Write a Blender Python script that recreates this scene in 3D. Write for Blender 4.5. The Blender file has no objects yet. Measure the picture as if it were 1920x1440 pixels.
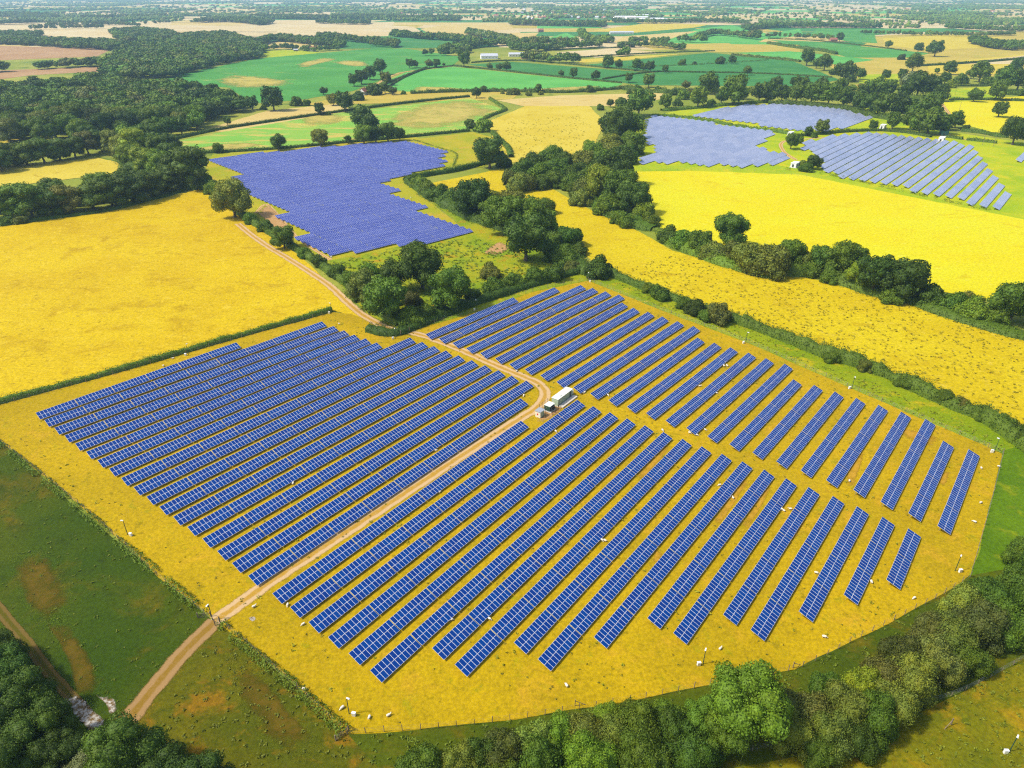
import bpy, bmesh, math, random
import numpy as np
from mathutils import Vector, Matrix, noise as mnoise

random.seed(7)
RNG = np.random.default_rng(11)
SC = bpy.context.scene
COL = SC.collection

# ------------------------------------------------------------------ camera
H_CAM, F_PX, CX, CY, HOR = 116.0, 1331.0, 960.0, 720.0, -20.0
TH = math.atan((CY - HOR) / F_PX)
cam_d = bpy.data.cameras.new('camera')
cam_d.sensor_width = 36.0
cam_d.lens = 36.0 * F_PX / 1920.0
cam_d.clip_start = 1.0
cam_d.clip_end = 60000.0
cam = bpy.data.objects.new('camera', cam_d)
cam.location = (0, 0, H_CAM)
cam.rotation_euler = (math.pi / 2 - TH, 0, 0)
COL.objects.link(cam)
SC.camera = cam

# ------------------------------------------------------------------ light
SUN_AZ, SUN_EL = math.radians(-100), math.radians(52)     # clockwise from +Y: from the left of the view
world = bpy.data.worlds.new('World')
SC.world = world
world.use_nodes = True
wn = world.node_tree.nodes
bg = wn['Background']
sky = wn.new('ShaderNodeTexSky')
sky.sky_type = 'NISHITA'
sky.sun_disc = False
sky.sun_elevation = SUN_EL
sky.sun_rotation = SUN_AZ % (2 * math.pi)
sky.air_density = 1.0
sky.dust_density = 2.5
sky.ozone_density = 1.0
world.node_tree.links.new(sky.outputs[0], bg.inputs[0])
bg.inputs[1].default_value = 0.14
sun_d = bpy.data.lights.new('sun', 'SUN')
sun_d.energy = 3.0
sun_d.angle = math.radians(4)
sun_d.color = (1.0, 0.95, 0.86)
sun = bpy.data.objects.new('sun', sun_d)
sv = Vector((math.sin(SUN_AZ) * math.cos(SUN_EL), math.cos(SUN_AZ) * math.cos(SUN_EL), math.sin(SUN_EL)))
sun.rotation_euler = sv.to_track_quat('Z', 'Y').to_euler()
sun.location = (-200, 0, 400)
COL.objects.link(sun)
SC.view_settings.view_transform = 'Standard'
SC.view_settings.look = 'None'
SC.view_settings.gamma = 1.0
SC.view_settings.exposure = 0.78
SC.view_settings.use_curve_mapping = False
SC.cycles.volume_bounces = 1
SC.cycles.max_bounces = 6
SC.cycles.use_denoising = False
SC.cycles.filter_width = 1.2
SC.cycles.transparent_max_bounces = 8
K_LIGHT = 2.0       # how bright a white level surface renders; display colours below are divided by it

# ------------------------------------------------------------------ helpers
def at(px, py, z=0.0):
    """point of the photograph (1920x1440) -> the place on level ground it shows"""
    x = (px - CX) / F_PX
    y = (CY - py) / F_PX
    d = (x, math.cos(TH) + y * math.sin(TH), -math.sin(TH) + y * math.cos(TH))
    t = (H_CAM - z) / -d[2]
    return Vector((d[0] * t, d[1] * t, z))

def proj(p):
    z = p[2] - H_CAM
    dep = p[1] * math.cos(TH) - z * math.sin(TH)
    up = p[1] * math.sin(TH) + z * math.cos(TH)
    return (CX + F_PX * p[0] / dep, CY - F_PX * up / dep, dep)

def depth_at(px, py):
    return proj(at(px, py))[2]

def lin(c):
    c = c / 255.0
    return c / 12.92 if c <= 0.04045 else ((c + 0.055) / 1.055) ** 2.4

def C(r, g, b):
    return (lin(r) / K_LIGHT, lin(g) / K_LIGHT, lin(b) / K_LIGHT, 1.0)

def ordn(n):
    words = ['first', 'second', 'third', 'fourth', 'fifth', 'sixth', 'seventh', 'eighth', 'ninth', 'tenth', 'eleventh', 'twelfth',
             'thirteenth', 'fourteenth', 'fifteenth', 'sixteenth', 'seventeenth', 'eighteenth', 'nineteenth', 'twentieth']
    if n <= 20:
        return words[n - 1]
    suf = 'th' if 10 < n % 100 < 14 else {1: 'st', 2: 'nd', 3: 'rd'}.get(n % 10, 'th')
    return '%d%s' % (n, suf)

def tag(o, label=None, cat=None, group=None, kind=None):
    if label: o['label'] = label
    if cat: o['category'] = cat
    if group: o['group'] = group
    if kind: o['kind'] = kind
    return o

def link(name, data, parent=None, mats=None):
    o = bpy.data.objects.new(name, data)
    COL.objects.link(o)
    if parent is not None:
        o.parent = parent
    return o

def empty(name, loc, rz=0.0):
    o = bpy.data.objects.new(name, None)
    o.empty_display_size = 0.5
    o.location = loc
    o.rotation_euler = (0, 0, rz)
    COL.objects.link(o)
    return o

def mesh_np(name, V, faces, mats, midx=None, smooth=False, uv=None):
    """faces: list of int arrays of shape (n,k)"""
    me = bpy.data.meshes.new(name)
    V = np.asarray(V, np.float32)
    me.vertices.add(len(V))
    me.vertices.foreach_set('co', V.ravel())
    faces = [np.asarray(f, np.int32) for f in faces if len(f)]
    loops = np.concatenate([f.ravel() for f in faces])
    sizes = np.concatenate([np.full(len(f), f.shape[1], np.int32) for f in faces])
    me.loops.add(len(loops))
    me.loops.foreach_set('vertex_index', loops)
    me.polygons.add(len(sizes))
    starts = np.concatenate([[0], np.cumsum(sizes)[:-1]]).astype(np.int32)
    me.polygons.foreach_set('loop_start', starts)
    if midx is not None:
        me.polygons.foreach_set('material_index', np.asarray(midx, np.int32))
    me.update(calc_edges=True)
    if smooth:
        me.polygons.foreach_set('use_smooth', np.ones(len(sizes), bool))
    if uv is not None:
        l = me.uv_layers.new(name='UVMap')
        l.data.foreach_set('uv', np.asarray(uv, np.float32)[loops].ravel())
    for m in (mats if isinstance(mats, (list, tuple)) else [mats]):
        me.materials.append(m)
    return me

class MB:
    """collects boxes, bars and lofts into one mesh"""
    def __init__(s):
        s.v, s.f, s.m = [], [], []
    def poly(s, pts, faces, mi=0):
        b = len(s.v)
        s.v += [tuple(p) for p in pts]
        for f in faces:
            s.f.append([b + i for i in f]); s.m.append(mi)
    def box(s, c, d, mi=0, rot=None):
        hx, hy, hz = d[0] / 2, d[1] / 2, d[2] / 2
        pts = [Vector((sx * hx, sy * hy, sz * hz)) for sz in (-1, 1) for sy in (-1, 1) for sx in (-1, 1)]
        if rot is not None:
            pts = [rot @ p for p in pts]
        pts = [p + Vector(c) for p in pts]
        s.poly(pts, [(0, 2, 3, 1), (4, 5, 7, 6), (0, 1, 5, 4), (2, 6, 7, 3), (0, 4, 6, 2), (1, 3, 7, 5)], mi)
    def bar(s, a, b, r0, r1=None, n=6, mi=0):
        a, b = Vector(a), Vector(b)
        r1 = r0 if r1 is None else r1
        d = (b - a).normalized()
        u = d.orthogonal().normalized()
        w = d.cross(u)
        pts = []
        for p, r in ((a, r0), (b, r1)):
            for k in range(n):
                t = 2 * math.pi * k / n
                pts.append(p + (u * math.cos(t) + w * math.sin(t)) * r)
        fs = [(k, (k + 1) % n, n + (k + 1) % n, n + k) for k in range(n)]
        fs.append(tuple(range(n - 1, -1, -1))); fs.append(tuple(range(n, 2 * n)))
        s.poly(pts, fs, mi)
    def loft(s, rings, mi=0):
        n = len(rings[0]); pts = [p for r in rings for p in r]
        fs = []
        for j in range(len(rings) - 1):
            for k in range(n):
                fs.append((j * n + k, j * n + (k + 1) % n, (j + 1) * n + (k + 1) % n, (j + 1) * n + k))
        fs.append(tuple(range(n - 1, -1, -1)))
        fs.append(tuple(range((len(rings) - 1) * n, len(rings) * n)))
        s.poly(pts, fs, mi)
    def mesh(s, name, mats, smooth=False):
        me = bpy.data.meshes.new(name)
        me.from_pydata(s.v, [], s.f)
        for m in (mats if isinstance(mats, (list, tuple)) else [mats]):
            me.materials.append(m)
        me.polygons.foreach_set('material_index', s.m)
        if smooth:
            me.polygons.foreach_set('use_smooth', [True] * len(s.f))
        me.update()
        return me
    def build(s, name, mats, parent=None, smooth=False):
        return link(name, s.mesh(name, mats, smooth), parent)

# ------------------------------------------------------------------ materials
def new_mat(name):
    m = bpy.data.materials.new(name)
    m.use_nodes = True
    nt = m.node_tree
    return m, nt, nt.nodes['Principled BSDF'], nt.nodes['Material Output']

def simple(name, col, rough=0.7, metal=0.0, spec=0.4, grain=0.12, gscale=6.0):
    m, nt, b, out = new_mat(name)
    b.inputs['Roughness'].default_value = rough
    b.inputs['Metallic'].default_value = metal
    b.inputs['Specular IOR Level'].default_value = spec
    tc = nt.nodes.new('ShaderNodeTexCoord')
    nz = nt.nodes.new('ShaderNodeTexNoise'); nz.inputs['Scale'].default_value = gscale; nz.inputs['Detail'].default_value = 3
    nt.links.new(tc.outputs['Object'], nz.inputs['Vector'])
    mx = nt.nodes.new('ShaderNodeMix'); mx.data_type = 'RGBA'
    mx.inputs['A'].default_value = tuple(c * (1 - grain) for c in col[:3]) + (1,)
    mx.inputs['B'].default_value = tuple(min(1, c * (1 + grain)) for c in col[:3]) + (1,)
    nt.links.new(nz.outputs['Fac'], mx.inputs['Factor'])
    nt.links.new(mx.outputs['Result'], b.inputs['Base Color'])
    return m

def N(nt, typ, **kw):
    n = nt.nodes.new(typ)
    for k, v in kw.items():
        setattr(n, k, v)
    return n

def noise_tex(nt, vec, scale, detail=4, rough=0.6, stretch=None, rot=0.0, distort=0.0):
    mp = N(nt, 'ShaderNodeMapping')
    mp.inputs['Rotation'].default_value = (0, 0, rot)
    if stretch:
        mp.inputs['Scale'].default_value = stretch
    nt.links.new(vec, mp.inputs['Vector'])
    nz = N(nt, 'ShaderNodeTexNoise')
    nz.inputs['Scale'].default_value = scale
    nz.inputs['Detail'].default_value = detail
    nz.inputs['Roughness'].default_value = rough
    nz.inputs['Distortion'].default_value = distort
    nt.links.new(mp.outputs[0], nz.inputs['Vector'])
    return nz.outputs['Fac']

def ramp(nt, fac, lo, hi):
    mr = N(nt, 'ShaderNodeMapRange')
    mr.interpolation_type = 'SMOOTHSTEP'
    mr.inputs['From Min'].default_value = lo
    mr.inputs['From Max'].default_value = hi
    nt.links.new(fac, mr.inputs['Value'])
    return mr.outputs['Result']

def mixc(nt, fac, a, b, mode='MIX'):
    mx = N(nt, 'ShaderNodeMix'); mx.data_type = 'RGBA'; mx.blend_type = mode
    for s, v in (('A', a), ('B', b)):
        if isinstance(v, (tuple, list)):
            mx.inputs[s].default_value = v
        else:
            nt.links.new(v, mx.inputs[s])
    if isinstance(fac, float):
        mx.inputs['Factor'].default_value = fac
    else:
        nt.links.new(fac, mx.inputs['Factor'])
    return mx.outputs['Result']

def field_mat(name, c1, c2, c3=None, big=40.0, patch=14.0, grain=0.8, lo=0.55, hi=0.7, gk=0.35, stretch=None, rot=0.0, c4=None, tuft=None):
    """ground cover: two broad tones, drier or greener patches, tussocks and a fine grain, all in metres"""
    m, nt, b, out = new_mat(name)
    tc = N(nt, 'ShaderNodeTexCoord')
    v = tc.outputs['Object']
    f1 = ramp(nt, noise_tex(nt, v, 1.0 / big, 3, 0.55), 0.35, 0.65)
    col = mixc(nt, f1, c1, c2)
    if c3:
        f2 = ramp(nt, noise_tex(nt, v, 1.0 / patch, 6, 0.65, stretch, rot, 0.6), lo, hi)
        col = mixc(nt, f2, col, c3)
    if c4:
        f4 = ramp(nt, noise_tex(nt, v, 1.0 / (patch * 0.37), 5, 0.7, stretch, rot + 0.9), lo + 0.02, hi + 0.04)
        col = mixc(nt, f4, col, c4)
    if tuft:
        ft = ramp(nt, noise_tex(nt, v, 1.0 / 2.6, 4, 0.7), 0.56, 0.70)
        col = mixc(nt, ft, col, tuft)
    g = noise_tex(nt, v, 1.0 / grain, 5, 0.75)
    gm = N(nt, 'ShaderNodeMapRange')
    gm.inputs['From Min'].default_value = 0.25; gm.inputs['From Max'].default_value = 0.75
    gm.inputs['To Min'].default_value = 1.0 - gk; gm.inputs['To Max'].default_value = 1.0 + gk
    nt.links.new(g, gm.inputs['Value'])
    cx = N(nt, 'ShaderNodeCombineColor')
    for i in range(3):
        nt.links.new(gm.outputs[0], cx.inputs[i])
    col = mixc(nt, 1.0, col, cx.outputs[0], 'MULTIPLY')
    nt.links.new(col, b.inputs['Base Color'])
    b.inputs['Roughness'].default_value = 0.95
    b.inputs['Specular IOR Level'].default_value = 0.1
    bp = N(nt, 'ShaderNodeBump')
    bp.inputs['Strength'].default_value = 0.5
    bp.inputs['Distance'].default_value = 0.25
    nt.links.new(g, bp.inputs['Height'])
    nt.links.new(bp.outputs[0], b.inputs['Normal'])
    return m

def foliage_mat(name, var=0.24, hue=(1.25, 1.1, 0.7)):
    m, nt, b, out = new_mat(name)
    oi = N(nt, 'ShaderNodeObjectInfo')
    geo = N(nt, 'ShaderNodeNewGeometry')
    tc = N(nt, 'ShaderNodeTexCoord')
    mr = N(nt, 'ShaderNodeMapRange')
    mr.inputs['To Min'].default_value = 1 - var; mr.inputs['To Max'].default_value = 1 + var
    nt.links.new(geo.outputs['Random Per Island'], mr.inputs['Value'])
    cc = N(nt, 'ShaderNodeCombineColor')
    for i in range(3):
        nt.links.new(mr.outputs[0], cc.inputs[i])
    col = mixc(nt, 1.0, oi.outputs['Color'], cc.outputs[0], 'MULTIPLY')
    nz = noise_tex(nt, tc.outputs['Object'], 2.2, 2, 0.5)
    warm = mixc(nt, 1.0, col, (hue[0], hue[1], hue[2], 1), 'MULTIPLY')
    col = mixc(nt, ramp(nt, nz, 0.42, 0.66), col, warm)
    nt.links.new(col, b.inputs['Base Color'])
    b.inputs['Roughness'].default_value = 0.65
    b.inputs['Specular IOR Level'].default_value = 0.25
    tr = N(nt, 'ShaderNodeBsdfTranslucent')
    nt.links.new(col, tr.inputs['Color'])
    mx = N(nt, 'ShaderNodeMixShader'); mx.inputs[0].default_value = 0.22
    nt.links.new(b.outputs[0], mx.inputs[1]); nt.links.new(tr.outputs[0], mx.inputs[2])
    nt.links.new(mx.outputs[0], out.inputs['Surface'])
    return m

M_LEAF = foliage_mat('leaves')
M_BARK = simple('bark', (0.09, 0.07, 0.05, 1), 0.9, grain=0.3)
M_WHITE = simple('white_paint', (0.68, 0.68, 0.65, 1), 0.45, grain=0.05)
M_CREAM = simple('cream_paint', (0.62, 0.58, 0.42, 1), 0.5, grain=0.06)
M_SAGE = simple('sage_green_paint', (0.33, 0.40, 0.27, 1), 0.5, grain=0.06)
M_DKGREEN = simple('dark_green_paint', (0.02, 0.06, 0.035, 1), 0.5)
M_TEAL = simple('teal_paint', (0.03, 0.14, 0.14, 1), 0.5)
M_STEEL = simple('galvanised_steel', (0.45, 0.46, 0.47, 1), 0.45, 0.6)
M_DARK = simple('dark_metal', (0.04, 0.045, 0.05, 1), 0.5)
M_CONC = simple('concrete', (0.50, 0.45, 0.38, 1), 0.9, grain=0.2)
M_WOOD = simple('weathered_wood', (0.20, 0.15, 0.10, 1), 0.9, grain=0.3)
M_RED = simple('red_sign', (0.55, 0.03, 0.03, 1), 0.5)
M_WOOL = simple('fleece', (0.58, 0.53, 0.42, 1), 0.95, grain=0.15, gscale=14)
M_TILE = simple('red_roof_tiles', (0.30, 0.10, 0.06, 1), 0.85, grain=0.3)
M_BRICK = simple('brick', (0.28, 0.13, 0.09, 1), 0.9, grain=0.25)
M_SLATE = simple('grey_roof', (0.40, 0.41, 0.43, 1), 0.7, grain=0.12)
M_GLASS = simple('window_glass', (0.03, 0.04, 0.05, 1), 0.1, spec=0.6)
M_DRY = simple('dry_wood', (0.34, 0.26, 0.19, 1), 0.9, grain=0.25)

def panel_mat(name, base, rough, tint, spec=0.22):
    m, nt, b, out = new_mat(name)
    oi = N(nt, 'ShaderNodeObjectInfo')
    tc = N(nt, 'ShaderNodeTexCoord')
    mr = ramp(nt, oi.outputs['Random'], 0.0, 1.0)
    col = mixc(nt, mr, base, tint)
    # fine cell lines of the wafer grid
    br = N(nt, 'ShaderNodeTexBrick')
    br.offset = 0.0
    br.inputs['Color1'].default_value = (1, 1, 1, 1); br.inputs['Color2'].default_value = (0.93, 0.95, 1.0, 1)
    br.inputs['Mortar'].default_value = (1.25, 1.2, 1.1, 1)
    br.inputs['Scale'].default_value = 1.0
    br.inputs['Mortar Size'].default_value = 0.006
    br.inputs['Brick Width'].default_value = 0.158; br.inputs['Row Height'].default_value = 0.158
    nt.links.new(tc.outputs['Object'], br.inputs['Vector'])
    col = mixc(nt, 1.0, col, br.outputs['Color'], 'MULTIPLY')
    nt.links.new(col, b.inputs['Base Color'])
    b.inputs['Roughness'].default_value = rough
    b.inputs['Specular IOR Level'].default_value = spec
    b.inputs['IOR'].default_value = 1.5
    return m

M_PV = panel_mat('blue_silicon_cells', C(0, 76, 164), 0.3, C(8, 64, 154))
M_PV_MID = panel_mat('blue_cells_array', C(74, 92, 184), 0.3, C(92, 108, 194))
M_PV_FAR = panel_mat('painted_sky_sheen_cells', C(170, 182, 216), 0.25, C(190, 198, 226))  # pale sky reflection of the distant arrays is put into the base colour
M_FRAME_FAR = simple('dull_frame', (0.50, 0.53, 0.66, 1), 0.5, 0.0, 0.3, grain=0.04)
M_FRAME = simple('aluminium_frame', (0.66, 0.68, 0.72, 1), 0.45, 0.0, 0.5, grain=0.04)

# ------------------------------------------------------------------ ground
def densify(pts, step):
    out = []
    n = len(pts)
    for i in range(n):
        a, b = pts[i], pts[(i + 1) % n]
        L = (b - a).length
        k = max(1, min(60, int(L / step)))
        for j in range(k):
            out.append(a.lerp(b, j / k))
    return out

def smooth_line(pts, step=2.0):
    out = []
    n = len(pts)
    for i in range(n - 1):
        p0 = pts[max(0, i - 1)]; p1 = pts[i]; p2 = pts[i + 1]; p3 = pts[min(n - 1, i + 2)]
        k = max(1, int((p2 - p1).length / step))
        for j in range(k):
            t = j / k
            out.append(0.5 * ((2 * p1) + (-p0 + p2) * t + (2 * p0 - 5 * p1 + 4 * p2 - p3) * t * t + (-p0 + 3 * p1 - 3 * p2 + p3) * t ** 3))
    out.append(pts[-1].copy())
    return out

_layer = [0]
def field(name, px, mat, rough=0.5):
    _layer[0] += 1
    z = 0.004 * _layer[0]
    pts = [at(*p) for p in px]
    size = max((p - pts[0]).length for p in pts)
    pts = densify(pts, max(3.0, size / 90))
    P = []
    for p in pts:
        j = mnoise.noise_vector(Vector((p.x * 0.13, p.y * 0.13, _layer[0]))) * rough * max(1.0, p.y / 250)
        P.append((p.x + j.x, p.y + j.y, z))
    me = bpy.data.meshes.new(name)
    me.from_pydata(P, [], [list(range(len(P)))])
    me.materials.append(mat)
    me.update()
    o = link(name, me)
    if me.polygons[0].normal.z < 0:
        me.flip_normals()
    tag(o, kind='structure')
    return o

base_m = field_mat('rough_grass', C(150, 165, 50), C(185, 185, 70), C(110, 140, 40), 120, 45, 2.5, gk=0.25)
g = MB(); g.poly([(-30000, -800, -0.02), (30000, -800, -0.02), (30000, 40000, -0.02), (-30000, 40000, -0.02)], [(0, 1, 2, 3)])
tag(g.build('ground', base_m), kind='structure')

MF = {}
MF['meadow'] = field_mat('dry_meadow', C(240, 206, 14), C(230, 192, 8), C(210, 172, 4), 60, 15, 0.9, 0.50, 0.70, 0.36, (1, 1.25, 1), 0.5, C(250, 216, 56), C(196, 164, 6))
MF['pasture'] = field_mat('grazed_pasture', C(216, 180, 8), C(200, 168, 8), C(226, 178, 36), 30, 11, 0.7, 0.52, 0.74, 0.40, None, 0, C(172, 166, 8), C(178, 152, 5))
MF['verge'] = field_mat('green_verge', C(168, 178, 14), C(136, 162, 10), C(206, 186, 22), 25, 8, 0.7, 0.52, 0.7, 0.40, (1, 1.6, 1), 0.4)
MF['darkgrass'] = field_mat('long_dark_grass', C(80, 98, 8), C(96, 108, 8), C(124, 112, 12), 30, 12, 0.7, 0.5, 0.7, 0.42, (1, 1.8, 1), 0.8)
MF['northwest'] = field_mat('dark_green_field', C(64, 90, 5), C(88, 102, 7), C(124, 106, 14), 45, 24, 0.6, 0.50, 0.72, 0.45, None, 0, C(58, 76, 6))  # the field's own darker green with olive-brown patches
MF['triangle'] = field_mat('mixed_rough_grass', C(122, 116, 8), C(92, 100, 8), C(160, 120, 18), 25, 9, 0.6, 0.5, 0.7, 0.45, (1, 1.6, 1), 0.9, C(78, 92, 6))
MF['southeast'] = field_mat('yellowed_rough_grass', C(150, 140, 10), C(120, 124, 10), C(178, 146, 18), 22, 8, 0.7, 0.5, 0.7, 0.45, None, 0, C(98, 112, 8))
MF['stream'] = field_mat('stream_meadow', C(238, 212, 18), C(230, 200, 10), C(216, 184, 8), 45, 10, 1.0, 0.54, 0.7, 0.34, None, 0, C(242, 212, 76), C(188, 162, 8))
MF['bright'] = field_mat('bright_hay_field', C(246, 236, 30), C(248, 230, 16), C(234, 208, 10), 60, 16, 1.2, 0.55, 0.72, 0.32, (1, 1.5, 1), 0.3, C(252, 242, 90))
MF['lush'] = field_mat('lush_green_grass', C(170, 200, 16), C(206, 214, 20), C(226, 214, 24), 40, 14, 1.0, 0.5, 0.7, 0.25)
MF['arraygrass'] = field_mat('array_grass', C(206, 190, 36), C(176, 182, 24), C(214, 180, 60), 40, 12, 1.0, 0.52, 0.7, 0.25)
MF['rough'] = field_mat('rough_meadow', C(186, 184, 22), C(146, 172, 18), C(204, 160, 24), 22, 8, 0.9, 0.52, 0.7, 0.36, None, 0, C(112, 146, 16))
MF['paleyellow'] = field_mat('pale_yellow_field', C(240, 216, 76), C(232, 206, 60), C(210, 180, 40), 50, 14, 1.6, 0.56, 0.7, 0.22, None, 0, C(246, 226, 120))
MF['twotone'] = field_mat('green_and_straw_field', C(142, 206, 74), C(170, 208, 78), C(224, 204, 96), 70, 42, 1.6, 0.48, 0.62, 0.14, (1, 2.5, 1), 0.3)
MF['straw'] = field_mat('straw_stubble', C(240, 214, 132), C(236, 206, 118), C(224, 190, 96), 90, 40, 2.0, 0.5, 0.7, 0.12, (1, 3, 1), 0.2)
MF['palestraw'] = field_mat('pale_stubble', C(246, 224, 168), C(240, 212, 148), C(232, 200, 128), 120, 60, 3.0, 0.5, 0.7, 0.10, (1, 3, 1), 0.1)
MF['crop'] = field_mat('green_crop', C(100, 178, 74), C(86, 164, 66), C(176, 188, 86), 90, 60, 2.2, 0.58, 0.72, 0.16, (1, 3.0, 1), 0.25)
MF['crop2'] = field_mat('light_green_crop', C(120, 206, 92), C(104, 192, 84), C(206, 208, 110), 90, 50, 2.2, 0.62, 0.74, 0.12, (1, 3.0, 1), 0.1)
MF['crop3'] = field_mat('dark_green_crop', C(82, 156, 74), C(72, 144, 66), C(110, 174, 78), 90, 50, 2.2, 0.55, 0.7, 0.14, (1, 3.0, 1), -0.1)
MF['brown'] = field_mat('ripe_wheat', C(208, 164, 112), C(198, 152, 100), C(222, 184, 128), 80, 30, 2.0, 0.5, 0.7, 0.10, (3, 1, 1), 0.1)
MF['ochre'] = field_mat('ochre_grass', C(226, 200, 86), C(214, 188, 74), C(196, 190, 70), 80, 30, 2.0, 0.5, 0.7, 0.15)
MF['earth'] = field_mat('bare_earth', C(206, 160, 96), C(184, 140, 80), C(226, 186, 130), 6, 3, 0.5, 0.5, 0.7, 0.3)
MF['chalk'] = field_mat('chalk_rubble', C(190, 170, 140), C(160, 130, 90), C(240, 232, 216), 5, 1.6, 0.35, 0.42, 0.58, 0.35)

# far to near
field('ochre_field', [(1540, 118), (1660, 66), (1920, 58), (2300, 58), (2400, 150), (1760, 142), (1600, 146)], MF['ochre'])
field('stubble_field', [(-300, 58), (0, 47), (190, 46), (326, 48), (325, 66), (262, 74), (0, 64), (-300, 78)], MF['palestraw'])
field('stubble_field', [(80, 38), (100, 22), (170, 21), (250, 19), (180, 36), (84, 43)], MF['palestraw'])
field('stubble_field', [(215, 44), (320, 36), (322, 46), (220, 50)], MF['palestraw'])
field('stubble_field', [(497, 53), (540, 40), (600, 38), (680, 44), (775, 50), (795, 62), (640, 70), (520, 60)], MF['palestraw'])
field('stubble_field', [(685, 42), (740, 41), (738, 47), (690, 46)], MF['palestraw'])
field('stubble_field', [(788, 54), (850, 44), (950, 43), (975, 62), (880, 74), (820, 70)], MF['straw'])
field('stubble_field', [(900, 58), (975, 55), (975, 66), (900, 68)], MF['palestraw'])
field('hay_field', [(1112, 57), (1210, 44), (1330, 46), (1300, 52), (1180, 62)], MF['paleyellow'])
field('crop_field', [(1000, 80), (1062, 61), (1086, 72), (1060, 80)], MF['crop2'])
field('stubble_field', [(955, 62), (1010, 61), (1000, 72), (965, 72)], MF['straw'])
field('crop_field', [(1222, 80), (1310, 54), (1372, 47), (1450, 66), (1420, 80), (1300, 82)], MF['crop2'])
field('stubble_field', [(1150, 79), (1170, 68), (1310, 58), (1230, 80)], MF['straw'])
field('hay_field', [(1275, 82), (1500, 84), (1500, 97), (1330, 98)], MF['ochre'])
field('crop_field', [(1420, 66), (1500, 54), (1506, 66), (1440, 74)], MF['crop2'])
field('crop_field', [(1520, 64), (1532, 53), (1770, 55), (1640, 66), (1645, 81), (1590, 78)], MF['crop'])
field('stubble_field', [(1640, 45), (1730, 44), (1726, 54), (1644, 53)], MF['palestraw'])
field('crop_field', [(1380, 99), (1480, 96), (1640, 112), (1575, 122), (1480, 110)], MF['crop2'])
field('crop_field', [(1442, 75), (1530, 78), (1745, 100), (1700, 108), (1590, 108), (1530, 90)], MF['crop'])
field('hay_field', [(1655, 72), (1760, 66), (1880, 70), (1860, 88), (1740, 95), (1660, 84)], MF['paleyellow'])
field('hay_field', [(1740, 120), (1920, 102), (2300, 96), (2300, 134), (1830, 140), (1740, 138)], MF['paleyellow'])
field('hay_field', [(1785, 120), (1920, 104), (2100, 100), (1980, 120)], MF['palestraw'])
field('stubble_field', [(1040, 98), (1150, 91), (1255, 99), (1115, 108)], MF['palestraw'])
field('stubble_field', [(1085, 118), (1090, 111), (1290, 100), (1180, 112)], MF['paleyellow'])
field('wheat_field', [(-300, 92), (0, 86), (120, 89), (212, 91), (182, 106), (0, 113), (-300, 122)], MF['brown'])
field('wheat_field', [(-300, 140), (0, 132), (195, 125), (190, 134), (60, 141), (0, 149), (-300, 160)], MF['brown'])
field('house_meadow', [(486, 110), (492, 96), (545, 94), (600, 98), (560, 108)], MF['lush'])
field('crop_field', [(286, 150), (480, 110), (700, 91), (760, 91), (868, 107), (846, 125), (745, 136), (690, 160), (660, 171), (560, 188), (470, 194), (430, 165)], MF['crop'])
field('crop_field', [(704, 162), (760, 136), (850, 125), (1000, 141), (1168, 157), (1150, 165), (970, 172), (780, 175)], MF['crop2'])
field('crop_field', [(876, 121), (960, 116), (1215, 136), (1165, 153), (1000, 138)], MF['crop3'])
field('crop_field', [(1092, 122), (1330, 99), (1480, 112), (1520, 128), (1575, 150), (1500, 162), (1200, 160), (1130, 150), (1236, 135)], MF['crop3'])
field('rough_pasture', [(560, 198), (690, 172), (980, 172), (960, 186), (640, 196)], MF['ochre'])
field('stubble_field', [(930, 188), (1050, 179), (1245, 174), (1235, 187), (1150, 199), (985, 200)], MF['straw'])
field('straw_strip', [(380, 244), (500, 208), (590, 199), (640, 194), (662, 210), (560, 224), (420, 248)], MF['straw'])
field('crop_field', [(318, 268), (420, 247), (640, 211), (880, 184), (948, 206), (884, 234), (870, 246), (770, 256), (410, 284), (330, 290)], MF['twotone'])
field('hay_field', [(1765, 192), (1920, 180), (2300, 190), (2300, 270), (1860, 248), (1800, 232)], MF['bright'])
field('green_paddock', [(1765, 168), (1860, 162), (1880, 186), (1780, 192)], MF['lush'])
field('green_paddock', [(1610, 140), (1690, 138), (1690, 160), (1610, 156)], MF['lush'])
field('hay_field', [(1590, 160), (1680, 152), (1660, 175), (1600, 178)], MF['ochre'])
field('pale_field', [(916, 228), (985, 199), (1105, 199), (1135, 230), (1100, 300), (960, 305), (926, 270)], MF['paleyellow'])
field('small_paddock', [(775, 262), (885, 248), (925, 258), (950, 288), (905, 314), (846, 318), (855, 295)], MF['arraygrass'])
field('rough_corner', [(796, 346), (945, 316), (955, 352), (930, 370), (860, 378)], MF['stream'])
field('left_hay_field', [(-400, 336), (0, 312), (180, 296), (224, 305), (218, 325), (0, 352), (-400, 392)], MF['paleyellow'])
field('left_hay_field', [(-300, 272), (0, 258), (44, 260), (0, 272), (-300, 290)], MF['paleyellow'])
field('array_grass', [(1172, 322), (1196, 222), (1290, 204), (1500, 190), (1640, 204), (1760, 244), (1920, 268), (2400, 300), (2400, 480), (1920, 412), (1560, 342)], MF['lush'])
field('hay_field', [(1176, 322), (1300, 321), (1500, 328), (1560, 340), (1920, 412), (2600, 530), (2600, 760), (1920, 575), (1860, 562), (1720, 540), (1600, 500), (1400, 470), (1240, 430), (1200, 380)], MF['bright'])
field('array_grass', [(366, 352), (398, 290), (780, 258), (850, 285), (852, 315), (760, 342), (800, 375), (880, 438), (905, 470), (640, 500), (600, 490), (480, 405)], MF['arraygrass'])
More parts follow.
